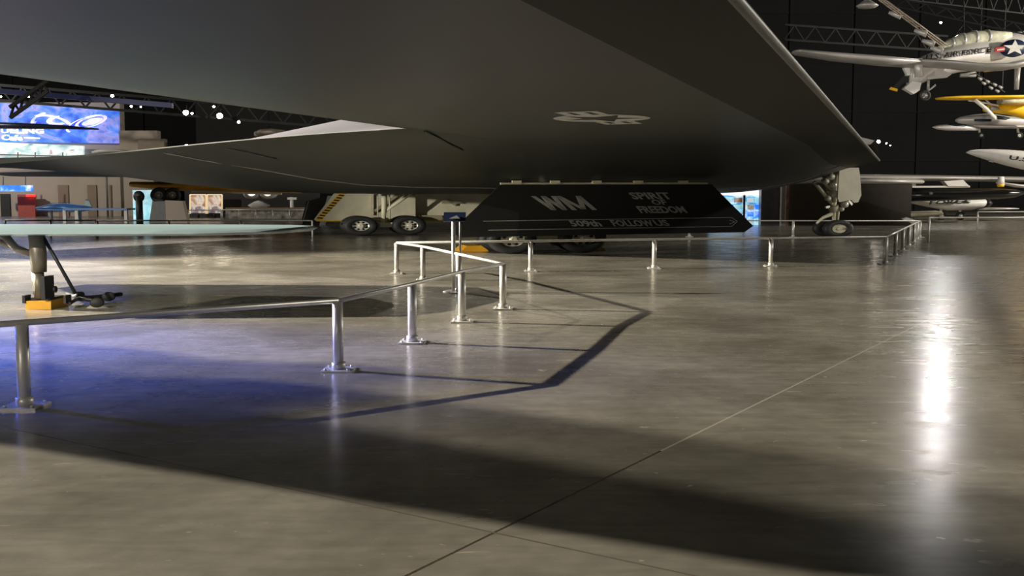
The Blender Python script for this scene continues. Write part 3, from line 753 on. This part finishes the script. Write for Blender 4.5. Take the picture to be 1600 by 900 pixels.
for i in range(10):
    th = pi/2 + 2*pi*i/10; r = (16.5 if i % 2 == 0 else 6.6)*k_; stp.append(cr + V((cos(th)*r*1.12, -.08, sin(th)*r*.74)))
MB().prism(stp, (0, .04, 0)).build('roundel_star', M['white'], tr)
MB().prism([P(x, y, -1.12) for x, y in ((1556, 74.5), (1570, 72.5), (1570, 80), (1554, 82))], (0, .04, 0)).build('roundel_bar', M['red'], tr)
MB().prism([P(x, y, -1.15) for x, y in ((1558, 77), (1570, 75.5), (1570, 77.6), (1558, 79.2))], (0, .04, 0)).build('bar_stripe', M['white'], tr)
build_each(MB().tube([P(1506, 52), P(1506, 22), P(1505, -10)], .035, 6).tube([P(1490, 58), P(1506, 38)], .025, 6).tube([P(1522, 50), P(1507, 36)], .025, 6), 'hanging_cable', M['truss'], tr)

# ------------------------------------------------------------------ yellow high wing and silver tip-tank jet below it
TY = 78.0
yl = thing('yellow_monoplane', 'bright yellow high-wing light aircraft under the silver trainer', 'aircraft', at(1570, 170, TY))
wingloft('wing', [(1463, 152.8, 155, -2, .3), (1470, 151.6, 156, -2, .8), (1500, 150, 156.6, -2, 1.0), (1560, 149.2, 155.5, -2, 1.0), (1640, 148, 154, -2, 1.0)], 'yb', yl)
MB().loft([sec(1537, 168, 174, .2), sec(1543, 163.5, 176, .5), sec(1556, 162, 177, .6), sec(1580, 162, 180, .65), sec(1600, 161, 186, .7), sec(1640, 160, 190, .7)], 20).build('fuselage', M['yb'], yl)
MB().loft([sec(1562, 153, 164, .5, .2), sec(1585, 152, 163, .5, .2), sec(1630, 152, 163, .5, .2)], 12).build('cabin', M['glass'], yl)
build_each(MB().tube([P(1523, 156, -2.6), P(1542, 171, -2.6), P(1555, 185, -2.6)], .14, 8).tube([P(1513, 157, -1), P(1524, 158, -1), P(1560, 165, -1)], .07, 8).tube([P(1540, 156, -1), P(1548, 163, -1)], .06, 6), 'wing_strut', M['white'], yl)
MB().loft([sec(1547, 166, 173, .1, -.75), sec(1553, 165.5, 173, .15, -.75), sec(1561, 168, 172, .1, -.75)], 10).build('engine_cutout', M['silverd'], yl)
TY = 82.0
sj = thing('tip_tank_jet', 'small silver jet with long wing-tip tank below the yellow aircraft', 'aircraft', at(1560, 195, TY))
MB().loft([sec(1457, 198, 199.2, .05, -2), sec(1465, 195.5, 202.3, .3, -2), sec(1480, 193.7, 204, .4, -2), sec(1505, 194.5, 204.3, .4, -2), sec(1528, 198, 204, .2, -2)], 16).build('tip_tank', M['silver'], sj)
MB().loft([sec(1479, 194, 197, .3, -2.02), sec(1488, 193.4, 199, .42, -2.02), sec(1503, 194.2, 200, .42, -2.02), sec(1512, 196, 200, .2, -2.02)], 14).build('tank_stripe', M['navy'], sj)
MB().loft([sec(1494, 186, 190, .2), sec(1500, 182.5, 193, .5), sec(1520, 179, 195.5, .8), sec(1545, 177, 196, .9), sec(1570, 181, 196.5, .9), sec(1600, 183, 197, .9), sec(1640, 184, 197, .8)], 22).build('fuselage', M['silver'], sj)
MB().loft([sec(1523, 186, 189.5, .12, -.85), sec(1535, 185.5, 190, .12, -.9), sec(1548, 186, 190, .12, -.9)], 10).build('blue_marking', M['navy'], sj)
MB().loft([sec(1555, 180, 189, .5, -.5), sec(1568, 182, 189.5, .5, -.5), sec(1578, 184, 188, .3, -.5)], 12).build('intake', M['black'], sj)
wingloft('wing', [(1500, 195, 200, -1.5, .6), (1560, 196, 200.5, -1, .9), (1640, 196, 201, -.5, 1)], 'silver', sj)
for x in (1532, 1592):
    MB().tube([P(x-2, 199, -.6), P(x-1, 209, -.6)], .1, 8).build('strut', M['silver'], sj)
    wheel(sj, P(x+1, 211.5, -.8), .28, .24, .24, V((0, -1, 0)), V((1, 0, 0)), 0, 'silver', 16)
cbm = MB().bar(at(1526, 116, 84.3), at(1570, 144, 84.3), .08).bar(at(1530, 119, 84.3), V((at(1530, 119, 84.3).x, 84.3, 33.5)), .05).bar(at(1566, 141, 84.3), V((at(1566, 141, 84.3).x, 84.3, 33.5)), .05)
tag(cbm.build('lamp_rail', M['truss']), 'thin dark hung rail carrying grey lamp heads below the trainer belly', 'lamp rail')
for i, (x, y) in enumerate(((1531, 123), (1537, 130), (1543, 127), (1548, 137), (1554, 132), (1558, 142), (1563, 136))):
    p = at(x, y, 84); r = thing('stage_lamp', 'grey lamp head on the thin rail under the trainer, %s' % ('first from the nose side', 'second from the nose side', 'third from the nose side', 'middle one', 'third from the tail side', 'second from the tail side', 'last towards the tail')[i], 'stage lamp', p, 'stage lamps under the trainer belly')
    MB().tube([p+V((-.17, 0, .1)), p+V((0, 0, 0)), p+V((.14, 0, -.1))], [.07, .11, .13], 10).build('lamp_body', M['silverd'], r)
    MB().bar(p, at(x, 116+(x-1526)*28/44, 84.3), .05).build('yoke', M['truss'], r)
    MB().tube([p+V((.14, 0, -.1)), p+V((.17, 0, -.12))], .14, 10).build('lamp_rim', M['dark'], r)
TY = 66.0
wn = thing('white_nose_aircraft', 'white pointed aircraft nose reading U.S, hung above the black fuselage', 'aircraft', at(1570, 245, TY))
MB().loft([sec(1510, 237.5, 239, .05), sec(1516, 234.8, 241.5, .25), sec(1530, 233.2, 246, .5), sec(1550, 233, 252, .8), sec(1575, 234, 259, 1.0), sec(1600, 236, 265, 1.1), sec(1650, 240, 272, 1.2)], 24).build('nose', M['white'], wn)
text_mb('U.S', tmap(1577, 249, 1606, 253, 6.5, -1.1), (0, .08, 0), bold=.01).build('lettering', M['black'], wn)
MB().tube([P(1545, 251, -.5), P(1552, 252.5, -.5)], .07, 8).build('probe', M['silverd'], wn)

# ------------------------------------------------------------------ right background at floor level
def boxpx(x0, y0, x1, y1, Y, dep=1.0, mb=None):
    mb = mb or MB(); a = at(x0, y1, Y); b = at(x1, y0, Y); return mb.box((a.x, Y, a.z), (b.x, Y+dep, b.z))
def fbox(x0, y0, x1, Y, dep=1.0, mb=None):
    mb = mb or MB(); a = at(x0, y0, Y); b = at(x1, y0, Y); return mb.box((a.x, Y, 0), (b.x, Y+dep, a.z))
tag(fbox(1232, 288, 1425, 60, 5).build('exhibit_wall', mat('brown_exhibit_wall', (.075, .062, .052), .7)), 'large dark brown exhibit wall block behind the nose gear', 'exhibit wall')
dc = thing('display_case', 'lit blue and white display case right of the dark gear door', 'display case', at(1160, 355, 62))
fbox(1110, 296, 1192, 62, .5).build('case_body', M['case'], dc)
fbox(1162, 294, 1165, 61.9, .1).build('mullion', M['navy'], dc)
boxpx(1110, 298, 1190, 305, 61.9, .1).build('header', M['letters'], dc)
for x0, x1 in ((1132, 1144), (1147, 1160), (1168, 1178), (1180, 1189)):
    for y0 in (309, 320, 331, 342):
        boxpx(x0, y0, x1, y0+7.5, 61.85, .1).build('display_print', M[random.choice(['store', 'cyan', 'bluesign', 'poster'])], dc)
tag(fbox(1190, 287, 1221, 61, .6).build('partition_panel', mat('grey_gradient_panel', (.20, .19, .22), .35, .3)), 'plain grey partition panel between the display case and white column', 'partition')
tag(fbox(1222, 280, 1228, 60.5, .35).build('column', M['white']), 'slim white column left of the dark exhibit wall', 'column')
sp = fbox(1229.5, 278, 1233.5, 59.9, .25); tag(sp.build('wall_edge_panel', mat('brown_edge_panel', (.34, .2, .16), .6, 0, 0, .5, 2)), 'narrow brown panelled edge strip beside the white column', 'panel')
# distant cargo aircraft: pale wing, black fuselage, white fuselage
TY = 85.0
lw = thing('distant_transport', 'long pale aircraft wing with pylons spanning behind the nose gear to the right', 'aircraft', at(1500, 280, TY))
wingloft('wing', [(1225, 275, 288, 0, 1.5), (1330, 272, 284, 0, 2), (1450, 273.5, 283, 0, 2), (1640, 277, 285, 0, 2)], 'silverd', lw)
MB().loft([sec(1330, 277, 287, .8, -2), sec(1390, 279, 287.5, .9, -2), sec(1440, 281, 287, .6, -2)], 14).build('nacelle', M['silver'], lw)
build_each(MB().prism([P(x, y, -2.2) for x, y in ((1475, 283), (1505, 281), (1515, 291), (1482, 291))], (0, .8, 0)).prism([P(x, y, -2) for x, y in ((1425, 285), (1431, 285), (1431, 293), (1425, 293))], (0, .5, 0)), 'pylon', M['silver'], lw)
MB().bar(P(1425, 292, -2), P(1515, 291.5, -2), .18, .14).build('tie_bar', M['silver'], lw)
MB().loft([sec(1560, 284, 287, .5, -2.5), sec(1590, 288, 293, .9, -2.5), sec(1640, 290, 297, 1, -2.5)], 12).build('engine_pod', M['white'], lw)
bk = at(1565, 286, 76)
be = lw
MB().tube([at(1564, 276, 76), at(1564, 289, 76)], [.22, .26], 12).build('beacon_body', M['white'], be)
MB().tube([at(1563.5, 288, 76), at(1563.5, 292, 76)], [.28, .22], 12).build('beacon_lens', M['yb'], be)
TY = 68.0
bf = thing('black_aircraft', 'long black pointed aircraft fuselage right of the dark exhibit wall', 'aircraft', at(1510, 303, TY))
MB().loft([sec(1400, 296, 315, 1.0), sec(1440, 295.5, 314.5, 1.0), sec(1500, 294.5, 313, .95), sec(1560, 294, 311, .85), sec(1585, 296, 308.5, .6), sec(1600, 299.5, 303.5, .12)], 24).build('fuselage', mat('gloss_black_skin', (.012, .013, .013), .3)
, bf)
MB().tube([P(1452, 302, -1), P(1457, 302, -1)], .1, 8).build('port', M['grey'], bf)
TY = 74.0
wf = thing('white_fighter', 'white jet aircraft with FORCE lettering below the black fuselage', 'aircraft', at(1490, 320, TY))
MB().loft([sec(1425, 312, 318, .5), sec(1452, 310, 324, .9), sec(1480, 309, 329, 1.1), sec(1515, 308, 328.5, 1.1), sec(1532, 309, 325, .9), sec(1536, 311, 322, .8)], 24).build('fuselage', M['white'], wf)
MB().loft([sec(1534, 310, 325, .9), sec(1542, 311, 324, .8), sec(1546, 314, 321, .5)], 16).build('intake', M['black'], wf)
text_mb('FORCE', tmap(1452, 320, 1516, 316.8, 6, -1.15), (0, .08, 0), bold=.02).build('lettering', M['black'], wf)
wingloft('wing', [(1532, 327, 328.4, -1, .6), (1545, 324, 328, -1, 1.4), (1580, 324.5, 327, -1, 1.2)], 'silver', wf)
build_each(MB().tube([P(1500, 327), P(1500, 338)], .1, 8).tube([P(1470, 326), P(1470, 338)], .1, 8), 'strut', M['silver'], wf)
for x in (1470, 1500): wheel(wf, V((P(x, 330).x, TY-.1, .3)), .34, .3, .25, V((0, -1, 0)), V((1, 0, 0)), 0, 'silver', 14)
TY = 70.0
pd = thing('drop_tank', 'cream and white rounded pod on the floor right of the dark exhibit wall', 'fuel tank', at(1450, 340, TY))
MB().loft([sec(1405, 331, 340, .4), sec(1425, 330.5, 340, .5), sec(1446, 329.8, 338.5, .5), sec(1462, 329.3, 337.2, .45), sec(1470, 330.5, 336, .3), sec(1473, 332.5, 334.5, .1)], 18).build('pod', M['cream'], pd)
build_each(MB().tube([P(1430, 338), V((P(1430, 338).x, TY, 0))], .12, 8).tube([P(1458, 337), V((P(1458, 337).x, TY, 0))], .12, 8), 'cradle', M['grey'], pd)
sg = thing('angled_sign', 'pale tilted sign panel on the far corner of the barrier railing', 'sign', V((PJ.x-.3, PJ.y+.4, 0)))
MB().prism([at(x, y, PJ.y+.2) for x, y in ((1409, 342.5), (1416, 340), (1437, 347), (1431, 351))], (0, .1, .03)).build('sign_panel', M['silver'], sg)
MB().tube([at(1426, 348, PJ.y+.25), V((at(1426, 348, PJ.y+.25).x, PJ.y+.25, 0))], .04, 8).build('pole', M['steel'], sg)
def simple_rail(label, px0, px1, ytop, hgt, step, grp=None, r=.04):
    Y = (EYE-hgt)*FPX/(ytop-307.0); a = at(px0, ytop, Y); b = at(px1, ytop, Y); n = max(1, round((b.x-a.x)/step))
    ps_ = [V((a.x+(b.x-a.x)*i/n, Y, 0)) for i in range(n+1)]
    return railing(label, [[ps_[0], ps_[-1]]], ps_, hgt, r, r*.8, 'barrier_railing', False, grp)
simple_rail('pale barrier railing crossing the aisle at the right edge, nearer of the two', 1452, 1640, 340, .9, 4.2)
simple_rail('distant pale railing at the right edge below the white jet', 1528, 1640, 331, .9, 3.0)
simple_rail('barrier railing above the pale blue wing tip at far left', 8, 150, 344.5, .68, 2.2)
simple_rail('barrier railing in the middle distance right of the cyan exhibit screen', 152, 488, 344.8, .68, 3.2)
simple_rail('farther barrier railing in front of the posters and plinth', 195, 345, 328.5, .68, 2.4)
simple_rail('farthest white railing at the left background below the exhausts', 347, 478, 328, .72, 1.3, None, .05)

# ------------------------------------------------------------------ left background
cb_ = thing('cafe_building', 'beige stepped gallery building carrying the blue galaxy mural', 'building', at(60, 335, 92))
fbox(-260, 160, 187, 92, 1.0).build('tower_block', M['beige'], cb_)
fbox(186, 204, 245, 91, 1.0).build('upper_block', M['beige'], cb_)
fbox(215, 217, 256, 90, .9).build('side_block', mat('tan_block', (.30, .25, .19), .8), cb_)
fbox(-260, 262, 240, 89, 2).build('lower_wall', M['beige'], cb_)
for x0, x1 in ((90, 106), (136, 150), (170, 173)): fbox(x0, 289, x1, 88.9, .3).build('wall_panel', M['beiged'], cb_)
fbox(0, 303, 15, 88.9, .3).build('doorway', M['black'], cb_)
mu = tag(MB().prism([at(x, y, 91.8) for x, y in ((-240, 146), (183, 172.5), (187, 174), (187, 224), (0, 222), (-240, 219))], (0, -.3, 0)).build('galaxy_mural', M['mural']), 'printed blue galaxy mural, its blue light put in as emission, above the cafe storefront', 'mural')
ga = MB()
def gal(cx, cy, rx, ry, tilt, r0, r1, a0, a1, n=24, Y=91.4):
    ins, out = [], []
    for i in range(n+1):
        th = a0+(a1-a0)*i/n
        for rr, lst in ((r0, ins), (r1, out)):
            ex, ey = cos(th)*rx*rr, sin(th)*ry*rr
            lst.append(at(cx+ex*cos(tilt)-ey*sin(tilt), cy-(ex*sin(tilt)+ey*cos(tilt)), Y))
    vs = ins+out; ga.add(vs, [(i, i+1, i+n+2, i+n+1) for i in range(n)])
    ga.add([v+V((0, .05, 0)) for v in vs], [(i, i+1, i+n+2, i+n+1) for i in range(n)])
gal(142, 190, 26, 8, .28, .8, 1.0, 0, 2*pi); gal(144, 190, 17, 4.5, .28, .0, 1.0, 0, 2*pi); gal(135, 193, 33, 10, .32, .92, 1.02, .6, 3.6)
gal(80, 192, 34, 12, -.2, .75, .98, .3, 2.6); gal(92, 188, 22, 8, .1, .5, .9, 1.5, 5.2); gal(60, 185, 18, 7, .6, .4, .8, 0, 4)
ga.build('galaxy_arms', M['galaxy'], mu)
def mm(x0, y0, x1, y1): return quadmap(at(x0, y1, 91.3), at(x1, y1+1, 91.3), at(x1, y0+1, 91.3), at(x0, y0, 91.3))
text_mb('UELING', mm(1, 199.5, 68, 208), (0, .08, 0), bold=.03).build('lettering', M['letters'], mu)
text_mb('Cafe', mm(2, 210, 35, 219), (0, .08, 0), bold=.03).build('lettering', M['letters'], mu)
MB().prism([at(x, y, 91.4) for x, y in ((37, 214), (62, 215), (62, 217), (37, 216))], (0, .08, 0)).build('lettering', M['letters'], mu)
sf = thing('storefront', 'bright white and cyan storefront window band under the galaxy mural', 'storefront', at(50, 240, 91))
MB().prism([at(x, y, 90.9) for x, y in ((-240, 220), (0, 222), (130, 228), (130, 262), (-240, 262))], (0, .3, 0)).build('window', M['store'], sf)
sfm = MB()
for x in (-30, 28, 55, 98): sfm.bar(at(x, 238, 90.6), at(x, 258, 90.6), .08)
sfm.bar(at(-60, 240, 90.6), at(100, 244, 90.6), .1).bar(at(-60, 252, 90.6), at(98, 247, 90.6), .06); sfm.build('balcony_rail', M['grey'], sf)
TY = 76.0
tag(MB().loft([sec(-40, 190, 201, .6), sec(40, 192, 201.5, .6), sec(100, 195.5, 202, .5), sec(154, 200.5, 203, .1)], 12).build('dark_boom', M['navy']), 'dark tapering aircraft boom crossing in front of the galaxy mural', 'aircraft boom')
bs = thing('blue_sign', 'small glowing blue hanging sign above the dark doorway', 'sign', at(20, 295, 86))
boxpx(-30, 289.5, 49, 299, 86, .3).build('sign_panel', M['bluesign'], bs)
build_each(MB().tube([at(5, 289.5, 86.1), at(5, 276, 86.1)], .05, 6).tube([at(40, 289.5, 86.1), at(40, 276, 86.1)], .05, 6), 'hanger', M['grey'], bs)
rs = thing('red_doorway', 'red-lit doorway recess behind the blue jet', 'doorway', at(42, 335, 88))
fbox(27, 304, 54, 88, .3).build('door_panel', M['redwash'], rs)
boxpx(41, 303.5, 54, 307.5, 87.8, .15).build('lit_header', M['redlit'], rs)
TY = 72.0
bj = thing('blue_jet', 'low dark blue jet aircraft parked in front of the beige gallery wall', 'aircraft', at(100, 330, TY))
MB().loft([sec(56, 324, 326, .1), sec(68, 321.5, 328, .5), sec(85, 317.8, 330, .8), sec(105, 317.4, 331, .9), sec(125, 320, 331, .8), sec(141, 322.5, 329, .4)], 20).build('fuselage', M['bluejet'], bj)
MB().prism([P(x, y) for x, y in ((131, 321), (134, 311), (138, 312), (143, 323))], (0, .15, 0)).build('tail_fin', M['cyanwing'], bj)
wingloft('wing', [(60, 327, 329, -2, .4), (110, 327, 330, -1, 1.6), (150, 326, 328, -1, .6)], 'bluejet', bj)
build_each(MB().tube([P(80, 329), V((P(80, 329).x, TY, 0))], .1, 6).tube([P(125, 329), V((P(125, 329).x, TY, 0))], .1, 6), 'strut', M['grey'], bj)
tb2 = thing('display_table', 'long white-legged display table with a pale blue top right of the blue jet', 'table', at(150, 340, 66))
ta = at(98, 325.5, 66); tz = at(198, 325.5, 66)
MB().box((ta.x, 66, ta.z-.12), (tz.x, 67.5, ta.z)).build('table_top', mat('blue_table_top', (.15, .3, .6), .4), tb2)
for x in (100, 119, 196):
    q = at(x, 330, 66.1); MB().box((q.x-.1, 66.1, 0), (q.x+.1, 66.3, ta.z-.12)).build('leg', M['white'], tb2)
cs = thing('exhibit_screen', 'tall glowing cyan exhibit screen left of the aircraft tyres', 'screen', at(221, 340, 70))
fbox(207, 297, 235, 70, .3).build('screen_panel', M['cyan'], cs)
sd = thing('pedestal_stand', 'dark round-topped pedestal silhouetted against the cyan screen', 'stand', onz(217, 352))
sy = 60.0
MB().tube([V((at(217, 300, sy).x, sy, 0)), at(217, 306, sy)], .2, 10).build('pole', M['dark'], sd)
MB().lathe(at(217, 307, sy), (0, -1, 0), (1, 0, 0), (0, 0, 1), [(0, .15), (.28, .12), (.34, 0), (.28, -.12), (0, -.15)], 16).build('dial', M['dark'], sd)
TY = 68.0
yf = thing('yellow_belly_aircraft', 'aircraft with yellow-orange belly and a pair of large tyres above a plinth', 'aircraft', at(300, 300, TY))
MB().loft([sec(205, 284, 292, .4), sec(240, 284, 297, 1), sec(320, 284, 299, 1.2), sec(420, 284, 301, 1), sec(470, 290, 302, .4)], 16).build('fuselage', M['yellow'], yf)
MB().bar(P(300, 299.5, -1), P(440, 303, -1), .25, .12).build('belly_stripe', M['cream'], yf)
for (x, r) in ((249, .52), (270, .50)): wheel(yf, P(x, 305, -1), r*1.1, r*.95, .4, V((0, -1, 0)), V((1, 0, 0)), 0, 'hub', 20)
MB().tube([P(258, 296), P(260, 306)], .12, 8).build('strut', M['silverd'], yf)
pl = thing('exhibit_plinth', 'grey and tan exhibit plinth under the aircraft tyres', 'plinth', at(260, 338, 66))
MB().prism([V((at(x, 320, 66).x, 66, z)) for x, z in ((232, 0), (258, 0), (258, zat(314, 66)), (238, zat(315, 66)))], (0, .6, 0)).build('grey_block', M['grey'], pl)
MB().prism([V((at(x, 320, 66).x, 66, z)) for x, z in ((258.2, 0), (292, 0), (285, zat(314, 66)), (258.2, zat(313, 66)))], (0, .6, 0)).build('tan_block', M['beige'], pl)
tag(fbox(288, 296, 500, 84, .5).build('dark_backdrop', M['darkwall']), 'dark brown backdrop wall behind the pair of posters', 'backdrop')
for i, (x0, x1, lab) in enumerate(((297, 322, 'left lit poster of the pair on the dark backdrop'), (324, 347, 'right lit poster of the pair on the dark backdrop'))):
    r = thing('lit_poster', lab, 'poster', at((x0+x1)/2, 320, 82), 'lit posters on the dark backdrop')
    boxpx(x0, 305, x1, 333, 82, .15).build('print', M['poster'], r)
    mb = MB(); y0_, y1_ = 304.2, 334
    for (a, b) in (((x0, y0_), (x1, y0_)), ((x0, y0_), (x0, y1_)), ((x1, y0_), (x1, y1_))): mb.bar(at(a[0], a[1], 81.9), at(b[0], b[1], 81.9), .1)
    mb.build('frame', mat('lit_frame', (.9, .7, .45), .5, 0, .5), r)
    MB().tube([V((at((x0+x1)/2, 333, 82).x, 82.1, 0)), at((x0+x1)/2, 333, 82.1)], .1, 6).build('pole', M['dark'], r)
TY = 72.0
eh = yf
for x in (394, 419):
    MB().lathe(P(x, 303), (0, -1, 0), (1, 0, 0), (0, 0, 1), [(.2, .1), (.26, .3), (.46, .3), (.56, .1), (.5, -.6), (.2, -.6), (.2, .1)], 20, 1.1, .65).build('nozzle', M['silver'], eh)
    MB().lathe(P(x, 303), (0, -1, 0), (1, 0, 0), (0, 0, 1), [(0, .25), (.15, .2), (.2, 0)], 16, 1.2, .8).build('nozzle_core', M['letters'], eh)
MB().tube([P(406, 303, .3), P(407, 311, .3)], .16, 8).build('tail_cone', M['silverd'], eh)
wd_ = thing('long_display_counter', 'long pale display counter with mixed items behind the far railing', 'counter', at(400, 340, 74))
fbox(352, 326, 476, 80, 1.2).build('counter_body', mat('counter_stock', (.5, .46, .42), .6, 0, 0, .7, 2.5), wd_)
boxpx(352, 324.5, 478, 327, 79.8, 1.6).build('counter_top', mat('counter_wood', (.5, .35, .22), .5), wd_)
tn = thing('white_tent_model', 'small white arched model on top of the display counter', 'model', at(404, 322, 79))
MB().loft([((at(x, 321, 80.2)), .5, h) for x, h in ((390, .08), (397, .3), (404, .40), (411, .3), (420, .08))], 12).build('canopy', M['white'], tn)
sn = thing('white_sign_post', 'white T-shaped sign post standing behind the display counter', 'sign', at(456, 320, 81.6))
MB().tube([V((at(456, 320, 82).x, 82, 0)), at(456, 308, 82)], .16, 8).build('pole', M['white'], sn)
boxpx(449, 308.5, 463, 312, 81.8, .3).build('cross_panel', M['white'], sn)
ds = thing('grey_stair_unit', 'slanted grey service unit left of the cream gear door', 'service unit', at(485, 335, 60))
MB().prism([V((at(x, 320, 60).x, 60, z)) for x, z in ((471, 0), (498, 0), (512, zat(306, 60)), (480, zat(314, 60)))], (0, 2, 0)).build('unit_body', M['grey'], ds)
MB().bar(V((at(472, 320, 59.9).x, 59.9, .3)), V((at(481, 320, 59.9).x, 59.9, zat(314, 60))), .1).build('side_rail', M['silverd'], ds)
# aircraft parts peeking over the tail
TY = 88
g = thing('hung_glider', 'tan rounded aircraft part peeking over the bomber tail', 'aircraft', at(420, 207, 88))
MB().loft([sec(398, 206, 213, .3), sec(408, 202, 213, .8), sec(425, 201, 212, .9), sec(445, 203, 209, .4)], 14).build('fuselage', M['beige'], g)
MB().tube([P(420, 203), V((P(420, 203).x, TY, 32.5))], .03, 6).build('hanging_cable', M['truss'], g)
g = thing('white_aircraft_nose', 'small white aircraft nose peeking above the dark tail by the storefront', 'aircraft', at(170, 237, 88))
MB().loft([sec(145, 236, 240, .3), sec(160, 233, 240, .7), sec(180, 233, 239, .6), sec(202, 235, 237.5, .15)], 14).build('fuselage', M['white'], g)
MB().tube([P(165, 238), V((P(165, 238).x, TY, 0))], .1, 8).tube([P(165, 236), P(166, 234)], .1, 8).build('display_mast', M['grey'], g)
tag(MB().box((onz(150, 337).x, 121, 0), (onz(150, 337).x+30, 123, 16)).build('hall_partition', M['darkwall']), 'tall dark grey partition wall far behind the ceiling spotlights', 'partition')
